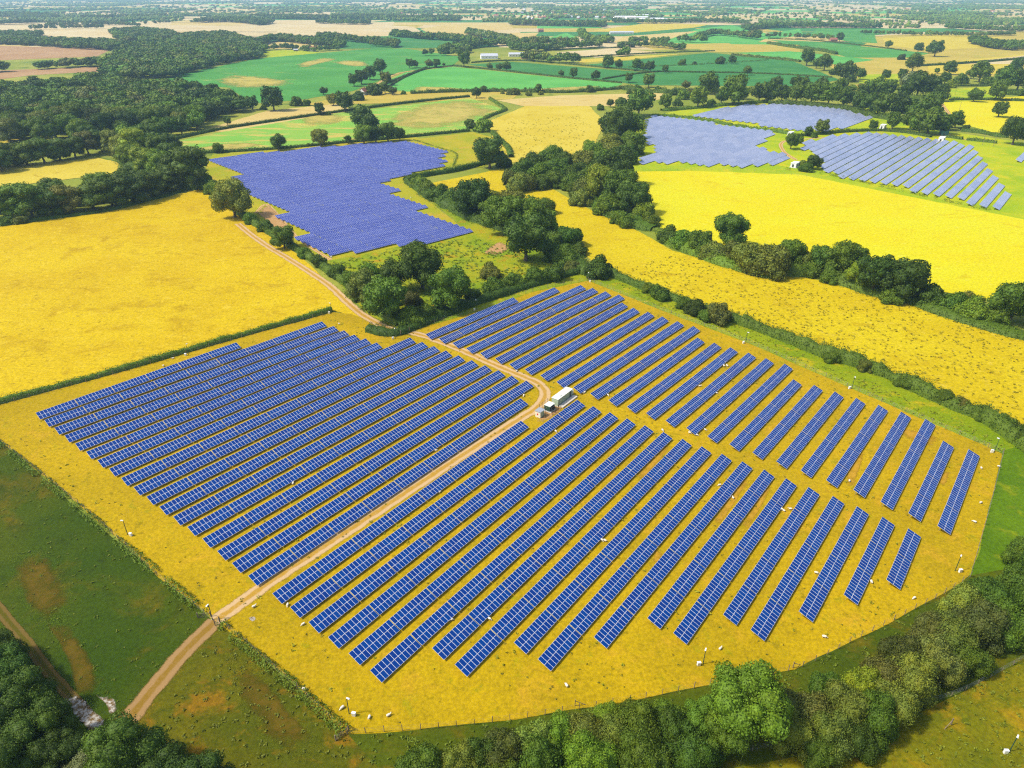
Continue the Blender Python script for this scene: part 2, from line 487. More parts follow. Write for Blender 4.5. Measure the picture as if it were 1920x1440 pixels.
field('rough_meadow', [(600, 492), (880, 436), (800, 372), (960, 400), (1110, 500), (1100, 528), (900, 590), (760, 622), (690, 590)], MF['rough'])
field('stream_meadow', [(960, 350), (1030, 352), (1110, 395), (1190, 430), (1260, 470), (1380, 505), (1500, 520), (1720, 562), (1920, 622), (2600, 790), (2600, 1130), (1920, 830), (1700, 742), (1500, 660), (1380, 610), (1240, 555), (1130, 510), (1060, 440), (1000, 390)], MF['stream'])
field('left_meadow', [(-900, 1010), (-300, 840), (0, 757), (200, 703), (420, 640), (625, 583), (700, 604), (650, 560), (560, 478), (470, 420), (376, 355), (280, 378), (150, 400), (0, 418), (-900, 520)], MF['meadow'])
field('green_margin', [(740, 622), (900, 574), (1100, 500), (1240, 542), (1400, 602), (1700, 720), (1920, 822), (2700, 1140), (2700, 1900), (500, 1900), (560, 1290), (700, 1000)], MF['verge'])
field('right_margin', [(1876, 850), (1925, 832), (2400, 1000), (2400, 1400), (1818, 1090), (1855, 950)], field_mat('mown_green_margin', C(112, 146, 10), C(96, 132, 8), C(150, 162, 16), 20, 7, 0.7, 0.52, 0.7, 0.4))
field('bottom_margin', [(640, 1370), (1000, 1340), (1490, 1250), (1810, 1080), (2300, 1010), (2500, 2100), (200, 2100), (560, 1400)], MF['darkgrass'])
field('southeast_grass', [(1000, 1500), (1500, 1420), (1700, 1350), (1860, 1270), (2300, 1090), (2600, 2000), (1000, 2000)], MF['southeast'])
field('northwest_field', [(-500, 560), (-100, 740), (0, 828), (200, 1000), (396, 1162), (240, 1345), (150, 1460), (-300, 2100), (-1500, 1600)], MF['northwest'])
field('triangle_field', [(404, 1168), (530, 1268), (655, 1384), (760, 1500), (760, 2200), (-100, 2200), (150, 1440)], MF['triangle'])
field('pasture', [(1103, 527), (1240, 583), (1400, 643), (1597, 730), (1880, 852), (1855, 950), (1818, 1083), (1760, 1120), (1600, 1202), (1490, 1256), (1330, 1286), (1200, 1312), (1000, 1345), (850, 1364), (650, 1378), (530, 1264), (404, 1166), (300, 1083), (200, 992), (100, 907), (0, 828), (-180, 690), (-60, 772), (0, 760), (200, 706), (420, 643), (625, 586), (660, 590), (745, 624), (800, 612), (900, 585), (1000, 548)], MF['pasture'])
field('gravel_pad', [(1005, 782), (1018, 770), (1062, 735), (1072, 742), (1040, 765), (1020, 790)], MF['earth'])

def track_mat(name, rut, mid, edge):
    m, nt, b, out = new_mat(name)
    uv = N(nt, 'ShaderNodeUVMap')
    sx = N(nt, 'ShaderNodeSeparateXYZ'); nt.links.new(uv.outputs[0], sx.inputs[0])
    tc = N(nt, 'ShaderNodeTexCoord')
    wob = noise_tex(nt, tc.outputs['Object'], 0.35, 4, 0.65)
    def math_(op, a, bb):
        n = N(nt, 'ShaderNodeMath', operation=op)
        for i, v in enumerate((a, bb)):
            if isinstance(v, float): n.inputs[i].default_value = v
            else: nt.links.new(v, n.inputs[i])
        return n.outputs[0]
    u = math_('ABSOLUTE', math_('SUBTRACT', sx.outputs[0], 0.5), 0.0)     # 0 centre .. 0.5 edge
    w = math_('ADD', u, math_('MULTIPLY', math_('SUBTRACT', wob, 0.5), 0.22))
    col = mixc(nt, ramp(nt, w, 0.09, 0.19), mid, rut)
    col = mixc(nt, ramp(nt, w, 0.34, 0.46), col, edge)
    fine = noise_tex(nt, tc.outputs['Object'], 1.6, 6, 0.75)
    col = mixc(nt, ramp(nt, fine, 0.45, 0.75), col, mixc(nt, 0.6, col, rut))
    nt.links.new(col, b.inputs['Base Color'])
    tb = N(nt, 'ShaderNodeBsdfTransparent'); ms = N(nt, 'ShaderNodeMixShader')
    nt.links.new(ramp(nt, math_('ADD', w, math_('MULTIPLY', math_('SUBTRACT', fine, 0.5), 0.25)), 0.33, 0.47), ms.inputs[0])
    nt.links.new(b.outputs[0], ms.inputs[1]); nt.links.new(tb.outputs[0], ms.inputs[2]); nt.links.new(ms.outputs[0], out.inputs['Surface'])
    b.inputs['Roughness'].default_value = 0.95
    b.inputs['Specular IOR Level'].default_value = 0.1
    bp = N(nt, 'ShaderNodeBump'); bp.inputs['Strength'].default_value = 0.4; bp.inputs['Distance'].default_value = 0.15
    nt.links.new(fine, bp.inputs['Height']); nt.links.new(bp.outputs[0], b.inputs['Normal'])
    return m

def track(name, px, width, mat, z):
    pts = smooth_line([at(*p) for p in px], 1.5)
    V, UVs, F = [], [], []
    L = 0
    for i, p in enumerate(pts):
        d = (pts[min(i + 1, len(pts) - 1)] - pts[max(i - 1, 0)]).normalized()
        n = Vector((d.y, -d.x, 0))
        if i: L += (p - pts[i - 1]).length
        for k, u in enumerate((0, 0.5, 1)):
            wv = width * (1 + 0.16 * mnoise.noise(Vector((L * 0.25, u * 9, 3))))
            q = p + n * (u - 0.5) * wv
            V.append((q.x, q.y, z)); UVs.append((u, L))
        if i:
            a = 3 * (i - 1)
            F += [(a, a + 1, a + 4, a + 3), (a + 1, a + 2, a + 5, a + 4)]
    me = mesh_np(name, V, [np.array(F)], mat, uv=UVs)
    if me.polygons[0].normal.z < 0: me.flip_normals()
    return tag(link(name, me), kind='structure')

ZT = 0.004 * (_layer[0] + 2)
M_TRACK = track_mat('dirt_track', C(238, 200, 144), C(214, 166, 58), C(212, 170, 36))
M_TRACK2 = track_mat('dirt_track_lower', C(192, 152, 96), C(168, 130, 44), C(126, 112, 16))
M_TRACK3 = track_mat('field_path', C(134, 110, 50), C(104, 98, 18), C(90, 92, 10))
track('dirt_track', [(404, 1166), (440, 1140), (520, 1083), (640, 1005), (780, 912), (900, 833), (975, 786), (1008, 764), (1022, 742), (1012, 722), (978, 706), (930, 686), (860, 655), (800, 632), (760, 622), (727, 616), (683, 593), (653, 569), (620, 538), (587, 515), (543, 487), (503, 463), (470, 440), (446, 420)], 4.6, M_TRACK, ZT)
track('lower_track', [(404, 1166), (380, 1190), (340, 1230), (290, 1290), (245, 1345), (200, 1400), (150, 1470)], 4.8, M_TRACK2, ZT + 0.004)
track('field_path', [(-60, 1060), (0, 1145), (50, 1205), (100, 1270), (150, 1325), (185, 1370)], 2.6, M_TRACK3, ZT)
track('perimeter_path', [(480, 400), (500, 384), (530, 415), (560, 448), (620, 488)], 2.4, M_TRACK, ZT)
track('array_track', [(1655, 250), (1500, 262), (1466, 268), (1470, 285), (1492, 300)], 4.0, M_TRACK, ZT)
track('farm_track', [(1762, 190), (1780, 215), (1790, 232)], 4.5, M_TRACK, ZT)
track('farm_track', [(1775, 252), (1800, 260), (1815, 262), (1850, 265)], 5.0, M_TRACK, ZT)
track('lane', [(645, 195), (640, 185), (690, 168), (720, 150), (760, 135), (850, 124)], 5.0, M_TRACK, ZT)

def soft_mat(name, c1, c2, scale, lo, hi):
    """loose scatter lying on the ground: thins out towards its edge and leaves the ground bare between"""
    m, nt, b, out = new_mat(name)
    a = N(nt, 'ShaderNodeVertexColor'); a.layer_name = 'cover'
    tc = N(nt, 'ShaderNodeTexCoord')
    n1 = noise_tex(nt, tc.outputs['Object'], 1.0 / scale, 6, 0.7)
    n2 = noise_tex(nt, tc.outputs['Object'], 1.0 / (scale * 0.3), 5, 0.7)
    ad = N(nt, 'ShaderNodeMath', operation='MULTIPLY_ADD'); ad.inputs[1].default_value = 0.62
    sb = N(nt, 'ShaderNodeSeparateColor'); nt.links.new(a.outputs['Color'], sb.inputs[0])
    nt.links.new(sb.outputs[0], ad.inputs[0]); nt.links.new(n1, ad.inputs[2])
    cov = ramp(nt, ad.outputs[0], lo, hi)
    nt.links.new(mixc(nt, ramp(nt, n2, 0.4, 0.62), c1, c2), b.inputs['Base Color'])
    b.inputs['Roughness'].default_value = 0.95; b.inputs['Specular IOR Level'].default_value = 0.1
    tb = N(nt, 'ShaderNodeBsdfTransparent'); ms = N(nt, 'ShaderNodeMixShader')
    nt.links.new(cov, ms.inputs[0]); nt.links.new(tb.outputs[0], ms.inputs[1]); nt.links.new(b.outputs[0], ms.inputs[2])
    nt.links.new(ms.outputs[0], out.inputs['Surface'])
    return m
S_CHALK = soft_mat('chalk_rubble', C(140, 112, 66), C(236, 228, 212), 2.2, 0.86, 1.06)
S_EARTH = soft_mat('bare_earth', C(206, 156, 92), C(226, 182, 122), 4.0, 0.70, 0.98)
S_DRY = soft_mat('dry_turf', C(124, 102, 22), C(108, 98, 12), 5.0, 0.72, 1.25)
S_STRAW = soft_mat('drought_patch', C(224, 200, 100), C(206, 196, 88), 22.0, 0.72, 1.15)
S_ORANGE = soft_mat('scorched_turf', C(222, 172, 52), C(210, 162, 28), 3.0, 0.76, 1.15)
_soft = [0]
def soft_patch(name, px, mat):
    _soft[0] += 1
    P = [at(*q) for q in px]
    c = sum(P, Vector()) / len(P)
    P = smooth_line(P + [P[0]], max(0.6, (P[0] - c).length / 8))[:-1]
    n = len(P); z = ZT + 0.012 + 0.002 * (_soft[0] % 12)
    V, F, cov = [(c.x, c.y, z)], [], [1.0]
    for f, a in ((0.5, 0.92), (0.78, 0.6), (1.12, 0.0)):
        for q in P:
            r = c.lerp(q, f); V.append((r.x, r.y, z)); cov.append(a)
    for k in range(n):
        j = (k + 1) % n
        F.append((0, 1 + k, 1 + j))
        for l in (0, 1): F.append((1 + l * n + k, 1 + (l + 1) * n + k, 1 + (l + 1) * n + j, 1 + l * n + j))
    me = bpy.data.meshes.new(name); me.from_pydata(V, [], F); me.materials.append(mat)
    ca = me.color_attributes.new('cover', 'FLOAT_COLOR', 'POINT')
    for i, a in enumerate(cov): ca.data[i].color = (a, a, a, 1)
    me.update()
    if me.polygons[0].normal.z < 0: me.flip_normals()
    return tag(link(name, me), kind='structure')
soft_patch('chalk_rubble', [(112, 1302), (145, 1298), (172, 1322), (200, 1350), (202, 1372), (180, 1384), (155, 1364), (130, 1334)], S_CHALK)
soft_patch('chalk_rubble', [(176, 1302), (208, 1302), (224, 1322), (220, 1344), (206, 1346), (198, 1322)], S_CHALK)
soft_patch('chalk_patch', [(462, 1160), (474, 1154), (484, 1162), (474, 1169)], S_CHALK)
soft_patch('worn_turf', [(80, 1160), (130, 1170), (170, 1230), (194, 1290), (180, 1322), (146, 1310), (124, 1240)], S_DRY)
soft_patch('worn_turf', [(20, 1050), (90, 1040), (130, 1120), (90, 1180), (40, 1120)], S_DRY)
soft_patch('worn_turf', [(430, 1230), (480, 1250), (540, 1330), (600, 1400), (540, 1420), (450, 1320)], S_DRY)
soft_patch('worn_turf', [(205, 1352), (240, 1320), (230, 1380), (190, 1410), (170, 1385)], S_DRY)
soft_patch('bare_earth', [(938, 452), (956, 462), (948, 474), (926, 480), (904, 476), (920, 462)], S_EARTH)
soft_patch('bare_earth', [(478, 398), (502, 382), (532, 415), (550, 434), (520, 438), (498, 414)], S_EARTH)
soft_patch('bare_earth', [(1000, 786), (1014, 768), (1050, 748), (1066, 752), (1044, 778), (1016, 796)], S_EARTH)
soft_patch('scorched_turf', [(1230, 1030), (1244, 1040), (1236, 1060), (1222, 1052)], S_ORANGE)
for q in ([(1440, 900), (1452, 905), (1400, 1000), (1384, 996)], [(1510, 940), (1526, 948), (1480, 1030), (1462, 1024)], [(1396, 890), (1410, 896), (1340, 1000), (1326, 992)], [(1600, 850), (1622, 846), (1600, 915), (1582, 912)], [(1760, 890), (1780, 885), (1774, 910), (1756, 908)],
          [(1690, 800), (1760, 822), (1740, 840), (1690, 820)], [(1100, 900), (1120, 905), (1060, 970), (1040, 965)], [(1250, 830), (1262, 836), (1200, 905), (1186, 900)], [(930, 770), (960, 760), (880, 830), (860, 830)]):
    soft_patch('scorched_turf', q, S_ORANGE)
for q in ([(548, 122), (580, 113), (612, 108), (636, 110), (600, 120), (566, 128)], [(614, 116), (660, 112), (692, 118), (690, 126), (650, 124)], [(388, 150), (440, 140), (520, 146), (560, 156), (520, 164), (440, 166)], [(490, 174), (530, 172), (526, 182), (496, 182)],
          [(700, 240), (740, 212), (810, 190), (890, 186), (940, 206), (890, 232), (800, 246)], [(340, 282), (420, 268), (500, 270), (440, 282)], [(560, 216), (640, 212), (640, 232), (570, 236)], [(780, 160), (880, 166), (840, 172), (770, 174)], [(960, 168), (1140, 160), (1100, 168), (980, 172)]):
    soft_patch('drought_patch', q, S_STRAW)

# ------------------------------------------------------------------ distant patchwork of fields
far_cells = []
def far_patchwork():
    V, F, Mi = [], [], []
    D = 1750.0
    rows = []
    while D < 15000:
        step = 240 if D < 4200 else 0.075 * D
        rows.append((D, step)); D += step
    r = np.random.default_rng(5)
    for D, step in rows:
        wid = 230 if D < 4200 else 0.06 * D
        x = -0.95 * D - 400 + r.uniform(0, wid)
        while x < 0.95 * D + 400:
            w = wid * r.uniform(0.6, 1.6)
            q = []
            for cx, cy in ((x, D), (x + w, D), (x + w, D + step), (x, D + step)):
                jx = mnoise.noise(Vector((cx * 0.01, cy * 0.01, 1))) * 60; jy = mnoise.noise(Vector((cx * 0.01, cy * 0.01, 7))) * 60
                q.append((cx + jx, cy + jy, 0.0))
            t = r.random()
            k = 0 if t < 0.40 else 1 if t < 0.52 else 2 if t < 0.64 else 3 if t < 0.72 else 4 if t < 0.80 else 5
            b = len(V); V.extend(q); F.append((b, b + 1, b + 2, b + 3)); Mi.append(min(k, 4) if k < 5 else 4)
            far_cells.append((q, k, D))
            x += w
    me = mesh_np('distant_fields', V, [np.array(F)], [MF['palestraw'], MF['straw'], MF['crop2'], MF['ochre'], MF['crop3']], Mi)
    me.transform(Matrix.Translation((0, 0, -0.012)))
    tag(link('distant_fields', me), kind='structure')
far_patchwork()
ROWS_LEFT = [
    (64,774, 77,787, 443,642, 453,652),
    (81,788, 93,800, 604,602, 613,612),
    (99,802, 113,815, 627,611, 634,620),
    (118,817, 132,829, 646,619, 655,628),
    (138,832, 152,845, 665,627, 675,637),
    (159,847, 173,861, 686,635, 696,644),
    (180,863, 195,877, 707,642, 717,652),
    (202,879, 217,893, 769,633, 780,642),
    (225,897, 240,911, 792,641, 803,650),
    (248,914, 264,929, 814,648, 825,658),
    (273,932, 288,947, 837,657, 848,667),
    (297,950, 313,967, 860,666, 872,676),
    (323,969, 339,986, 885,675, 897,685),
    (349,988, 367,1006, 910,684, 922,695),
    (377,1010, 396,1028, 935,694, 947,704),
    (406,1034, 423,1051, 960,704, 973,715),
    (434,1057, 451,1074, 988,713, 1000,725),
    (464,1080, 482,1099, 977,747, 990,758),
]
ROWS_LOWER = [
    (510,1113, 528,1133, 978,789, 991,801),
    (543,1139, 562,1159, 1084,750, 1096,761),
    (578,1168, 597,1187, 1113,762, 1127,773),
    (614,1196, 635,1216, 1145,773, 1158,785),
    (653,1226, 674,1247, 1177,785, 1191,796),
    (693,1258, 715,1280, 1211,798, 1224,809),
    (809,1217, 832,1237, 1246,810, 1259,822),
    (852,1248, 875,1268, 1281,823, 1296,835),
    (963,1205, 986,1227, 1317,837, 1333,849),
    (1008,1237, 1032,1258, 1355,851, 1371,863),
    (1113,1195, 1137,1216, 1393,865, 1410,878),
    (1213,1160, 1238,1179, 1434,881, 1451,893),
    (1262,1188, 1287,1208, 1475,897, 1493,910),
    (1356,1153, 1380,1173, 1517,913, 1536,927),
    (1407,1182, 1433,1202, 1562,930, 1583,944),
    (1498,1147, 1523,1167, 1607,949, 1629,964),
    (1582,1116, 1607,1134, 1655,969, 1677,984),
    (1662,1087, 1687,1106, 1703,991, 1727,1006),
]
ROWS_UPPER = [
    (797,627, 809,636, 963,557, 972,566),
    (822,635, 834,644, 1040,538, 1049,547),
    (847,643, 860,653, 1090,534, 1098,542),
    (873,653, 886,663, 1112,539, 1121,548),
    (899,663, 913,672, 1136,546, 1146,554),
    (927,673, 941,682, 1161,552, 1171,560),
    (954,684, 968,693, 1167,567, 1177,575),
    (983,693, 997,703, 1188,577, 1199,585),
    (1013,705, 1026,714, 1216,585, 1226,593),
    (1043,717, 1057,727, 1243,593, 1253,602),
    (1074,727, 1089,738, 1271,602, 1282,611),
    (1106,738, 1121,750, 1301,611, 1312,620),
    (1140,751, 1156,762, 1309,633, 1320,642),
    (1175,763, 1191,775, 1340,642, 1352,652),
    (1211,775, 1227,787, 1371,651, 1382,661),
    (1248,788, 1264,802, 1404,661, 1417,671),
    (1287,803, 1303,815, 1437,671, 1450,682),
    (1327,818, 1343,831, 1472,682, 1486,692),
    (1368,833, 1385,846, 1488,711, 1503,722),
    (1411,848, 1429,862, 1527,722, 1542,732),
    (1456,866, 1474,878, 1566,734, 1581,745),
    (1502,882, 1520,896, 1606,746, 1622,757),
    (1549,901, 1569,914, 1648,759, 1664,770),
    (1600,919, 1621,933, 1691,772, 1707,783),
    (1651,941, 1673,956, 1736,785, 1753,797),
    (1703,963, 1726,978, 1769,827, 1788,838),
    (1758,987, 1781,1002, 1817,843, 1836,854),
]

# ------------------------------------------------------------------ solar panels
TILT = math.radians(20)
PW, PL, PT = 1.0, 1.65, 0.04
N_TAB = 11
TAB = N_TAB * 1.012

def panel_geo(mb, x0, y0, w, l, fr=0.028):
    """one framed module lying flat, face up; material 0 cells, 1 frame"""
    x1, y1 = x0 + w, y0 + l
    t, zf = PT, PT - 0.004
    a = [(x0, y0, t), (x1, y0, t), (x1, y1, t), (x0, y1, t)]
    b = [(x0 + fr, y0 + fr, t), (x1 - fr, y0 + fr, t), (x1 - fr, y1 - fr, t), (x0 + fr, y1 - fr, t)]
    c = [(p[0], p[1], zf) for p in b]
    d = [(p[0], p[1], 0) for p in a]
    pts = a + b + c + d
    for k in range(4):
        j = (k + 1) % 4
        mb.poly([a[k], a[j], b[j], b[k]], [(0, 1, 2, 3)], 1)
        mb.poly([d[k], d[j], a[j], a[k]], [(0, 1, 2, 3)], 1)
    mb.poly(c, [(0, 1, 2, 3)], 0)
    mb.poly(d, [(3, 2, 1, 0)], 1)

mb = MB(); panel_geo(mb, -0.5 * 0.99, 0, 0.99, 1.64)
ME_PANEL = mb.mesh('solar_panel', [M_PV, M_FRAME])
mb = MB()
for k in range(N_TAB):
    for j in range(2):
        panel_geo(mb, 0.011 + k * 1.012, -1.655 + j * 1.665, 0.99, 1.64)
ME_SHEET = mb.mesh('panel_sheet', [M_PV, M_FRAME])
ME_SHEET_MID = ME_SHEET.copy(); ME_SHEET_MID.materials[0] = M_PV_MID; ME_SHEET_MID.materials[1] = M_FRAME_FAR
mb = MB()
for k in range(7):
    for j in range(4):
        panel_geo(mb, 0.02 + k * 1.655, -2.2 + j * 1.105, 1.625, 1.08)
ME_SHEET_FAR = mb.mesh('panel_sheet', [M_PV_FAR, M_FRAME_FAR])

def mount_mesh():
    """driven posts, purlins and rafters of one table; x along the row, y up the slope (level), z up"""
    m = MB()
    ct, st = math.cos(TILT), math.sin(TILT)
    zc = 0.8 + 1.655 * st
    for k in range(4):
        x = 0.9 + k * (TAB - 1.8) / 3
        for y in (-0.95, 0.95):
            top = zc + y * math.tan(TILT) - 0.07
            m.box((x, y, (top - 0.3) / 2), (0.09, 0.07, top + 0.3), 0)
        m.bar((x, -1.5 * ct, zc - 1.5 * st - 0.06), (x, 1.5 * ct, zc + 1.5 * st - 0.06), 0.045, n=4)
    for s in (-1.25, -0.45, 0.45, 1.25):
        m.bar((0.02, s * ct, zc + s * st - 0.025), (TAB - 0.02, s * ct, zc + s * st - 0.025), 0.03, n=4)
    return m.mesh('mounting_frame', M_STEEL)
ME_MOUNT = mount_mesh()
ZC = 0.8 + 1.655 * math.sin(TILT)

def solar_row(start, direc, unit, n, label, group, sheet=None, fine=9.0, skip_mount=False):
    """start: level point under the row's first end on its mid line; direc: level unit vector along the row"""
    rz = math.atan2(direc.y, direc.x)
    # the low edge lies to the right-hand side of the row as seen by the camera
    root = empty('solar_panel_row', (start.x, start.y, 0), rz)
    tag(root, label, 'solar panels', group)
    sc = unit / (TAB + 0.17)
    R = Matrix.Rotation(rz, 4, 'Z')
    mpos = start + direc * (unit * n / 2)
    for k in range(n):
        cpos = start + direc * (unit * (k + 0.5))
        px = F_PX * 1.0 * 1.65 / proj((cpos.x, cpos.y, 1.4))[2]
        dz = mnoise.noise(Vector((cpos.x * 0.02, cpos.y * 0.02, 4))) * 0.12
        t = link('panel_table', ME_MOUNT, root)
        t.location = (unit * k + 0.08, 0, dz)
        t.scale = (sc, 1, 1)
        if sheet is None and px >= fine:
            for j in range(2):
                for i in range(N_TAB):
                    p = link('solar_panel', ME_PANEL, t)
                    s = (-1.655 + j * 1.665)
                    p.location = (0.506 + i * 1.012, s * math.cos(TILT), ZC + s * math.sin(TILT))
                    p.rotation_euler = (TILT + RNG.normal(0, 0.004), RNG.normal(0, 0.003), 0)
        else:
            p = link('panel_sheet', sheet or ME_SHEET, t)
            p.location = (0, 0, ZC)
            p.rotation_euler = (TILT + RNG.normal(0, 0.012), RNG.normal(0, 0.004), 0)
            p['kind'] = 'stuff'
    return root

def rows_from(table, unit_m, group, lab):
    for i, r in enumerate(table):
        nh, nl, fh, fl = r[0:2], r[2:4], r[4:6], r[6:8]
        zl, zh = 0.8, 0.8 + 3.31 * math.sin(TILT)
        a = (at(*nh, zh) + at(*nl, zl)) / 2; b = (at(*fh, zh) + at(*fl, zl)) / 2
        a.z = b.z = 0
        L = (b - a).length
        n = max(1, round(L / unit_m))
        solar_row(a, (b - a).normalized(), L / n, n, lab(i), group)

rows_from(ROWS_LEFT, 11.15, 'rows of the block left of the dirt track',
          lambda i: 'blue panel row, %s from the thin hedge in the block left of the track' % ordn(i + 1))
rows_from(ROWS_LOWER, 11.15, 'rows of the block below the dirt track',
          lambda i: 'row of blue solar panels, %s from the dirt track in the block below it' % ordn(i + 1))
rows_from(ROWS_UPPER, 10.05, 'rows of the block above the green container',
          lambda i: 'blue panel row, %s from the far gate in the block under the long hedge' % ordn(i + 1))

def inside(poly, p):
    c = False; n = len(poly)
    for i in range(n):
        a, b = poly[i], poly[(i + 1) % n]
        if (a.y > p.y) != (b.y > p.y) and p.x < (b.x - a.x) * (p.y - a.y) / (b.y - a.y) + a.x:
            c = not c
    return c

def array_block(px, bearing, pitch, unit, sheet, group, lab, k0=0):
    """fills an outlined block with parallel rows whose ends step in whole tables"""
    poly = [at(x, y, 1.4) for x, y in px]
    for p in poly: p.z = 0
    d = Vector((math.sin(bearing), math.cos(bearing), 0)); n = Vector((d.y, -d.x, 0))
    vs = [p.dot(n) for p in poly]; us = [p.dot(d) for p in poly]
    u0 = min(us)
    v = max(vs) - pitch * 0.5
    i = 0
    while v > min(vs):
        run = None
        runs = []
        k = 0
        while u0 + k * unit < max(us) + unit:
            c = d * (u0 + (k + 0.5) * unit) + n * v
            ins = inside(poly, c)
            if ins and run is None: run = k
            if not ins and run is not None:
                runs.append((run, k - run)); run = None
            k += 1
        if runs: i += 1
        for j, (s, m) in enumerate(runs):
            if m >= 1:
                solar_row(d * (u0 + s * unit) + n * v, d, unit, m, lab(i, j), group, sheet)
        v -= pitch

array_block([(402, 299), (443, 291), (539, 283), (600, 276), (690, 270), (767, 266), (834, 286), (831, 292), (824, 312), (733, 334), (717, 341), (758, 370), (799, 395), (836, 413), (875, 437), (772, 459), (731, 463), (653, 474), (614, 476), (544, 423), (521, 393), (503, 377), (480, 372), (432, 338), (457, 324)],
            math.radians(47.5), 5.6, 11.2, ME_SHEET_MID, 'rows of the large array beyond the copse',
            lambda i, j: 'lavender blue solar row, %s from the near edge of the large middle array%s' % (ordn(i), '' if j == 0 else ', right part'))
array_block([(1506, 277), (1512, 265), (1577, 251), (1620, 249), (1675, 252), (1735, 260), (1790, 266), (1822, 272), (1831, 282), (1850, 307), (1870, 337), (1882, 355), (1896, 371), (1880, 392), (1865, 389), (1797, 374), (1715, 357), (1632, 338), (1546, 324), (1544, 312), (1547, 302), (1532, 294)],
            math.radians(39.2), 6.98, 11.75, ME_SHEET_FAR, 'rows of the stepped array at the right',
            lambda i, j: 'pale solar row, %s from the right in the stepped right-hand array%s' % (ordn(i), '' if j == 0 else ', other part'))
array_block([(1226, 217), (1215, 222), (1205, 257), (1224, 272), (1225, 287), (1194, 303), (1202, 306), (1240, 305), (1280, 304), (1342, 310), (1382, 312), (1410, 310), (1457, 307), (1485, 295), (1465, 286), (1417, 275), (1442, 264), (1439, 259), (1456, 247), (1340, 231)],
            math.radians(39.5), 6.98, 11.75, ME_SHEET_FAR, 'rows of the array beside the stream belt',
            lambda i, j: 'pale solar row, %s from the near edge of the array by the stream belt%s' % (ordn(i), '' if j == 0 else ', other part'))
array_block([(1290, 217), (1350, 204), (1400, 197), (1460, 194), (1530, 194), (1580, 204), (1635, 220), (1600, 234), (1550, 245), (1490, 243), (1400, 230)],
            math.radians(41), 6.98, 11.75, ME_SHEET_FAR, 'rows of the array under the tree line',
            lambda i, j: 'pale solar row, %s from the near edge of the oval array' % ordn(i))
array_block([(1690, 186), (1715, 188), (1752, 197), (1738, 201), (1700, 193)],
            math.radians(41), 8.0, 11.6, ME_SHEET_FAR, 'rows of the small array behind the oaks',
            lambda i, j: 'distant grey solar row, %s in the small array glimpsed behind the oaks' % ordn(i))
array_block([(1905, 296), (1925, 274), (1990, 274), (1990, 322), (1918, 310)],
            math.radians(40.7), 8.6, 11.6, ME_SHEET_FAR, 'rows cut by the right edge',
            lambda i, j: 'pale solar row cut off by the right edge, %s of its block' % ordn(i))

# ------------------------------------------------------------------ foliage
def ico(sub):
    bm = bmesh.new()
    bmesh.ops.create_icosphere(bm, subdivisions=sub, radius=1.0)
    V = np.array([v.co[:] for v in bm.verts]); F = np.array([[v.index for v in f.verts] for f in bm.faces])
    bm.free()
    return V, F
ICO1, ICO2 = ico(1), ico(2)

def leaf_quads(P, Nn, size, rng, jit=0.55, aspect=0.62):
    """rhombic leaf sprays at P facing roughly along Nn"""
    n = len(P)
    nn = Nn + rng.normal(0, jit, (n, 3))
    nn /= np.linalg.norm(nn, axis=1)[:, None] + 1e-9
    r = rng.normal(0, 1, (n, 3))
    u = np.cross(nn, r); u /= np.linalg.norm(u, axis=1)[:, None] + 1e-9
    w = np.cross(nn, u)
    s = (size * rng.uniform(0.6, 1.35, n))[:, None]
    bend = nn * s * 0.18
    V = np.stack([P + u * s * 0.5, P + w * s * 0.5 * aspect + bend, P - u * s * 0.5, P - w * s * 0.5 * aspect + bend], 1)
    return V.reshape(-1, 3)

def crown_lobes(rng, kind):
    """lobes of a crown of unit radius standing on z=0: centres, radii"""
    L = []
    if kind == 'oak':
        L.append(((0, 0, 1.05), 0.62))
        for k in range(17):
            a = k * 2.399 + rng.uniform(-0.3, 0.3); h = rng.uniform(-0.45, 0.95)
            rr = math.sqrt(max(0.05, 1 - (h * 0.85) ** 2)) * rng.uniform(0.52, 0.84)
            L.append(((math.cos(a) * rr, math.sin(a) * rr, 1.0 + h * 0.72), rng.uniform(0.17, 0.42)))
        L.append(((rng.uniform(-.2, .2), rng.uniform(-.2, .2), 1.55), 0.36))
    elif kind == 'tall':
        L.append(((0, 0, 1.2), 0.6)); L.append(((0, 0, 1.7), 0.5))
        for k in range(18):
            a = k * 2.399 + rng.uniform(-0.3, 0.3); h = rng.uniform(-1.05, 1.1)
            rr = math.sqrt(max(0.05, 1 - (h * 0.8) ** 2)) * rng.uniform(0.55, 0.78)
            L.append(((math.cos(a) * rr, math.sin(a) * rr, 1.25 + h * 0.85), rng.uniform(0.22, 0.38)))
    else:                                   # bush: a low rounded dome
        L.append(((0, 0, 0.42), 0.62))
        for k in range(15):
            a = k * 2.399 + rng.uniform(-0.3, 0.3); h = rng.uniform(0.05, 1.0)
            rr = math.sqrt(max(0.03, 1 - h * h)) * rng.uniform(0.58, 0.76)
            L.append(((math.cos(a) * rr, math.sin(a) * rr, 0.12 + h * 0.72 * rng.uniform(0.8, 1.2)), rng.uniform(0.16, 0.40)))
    return L

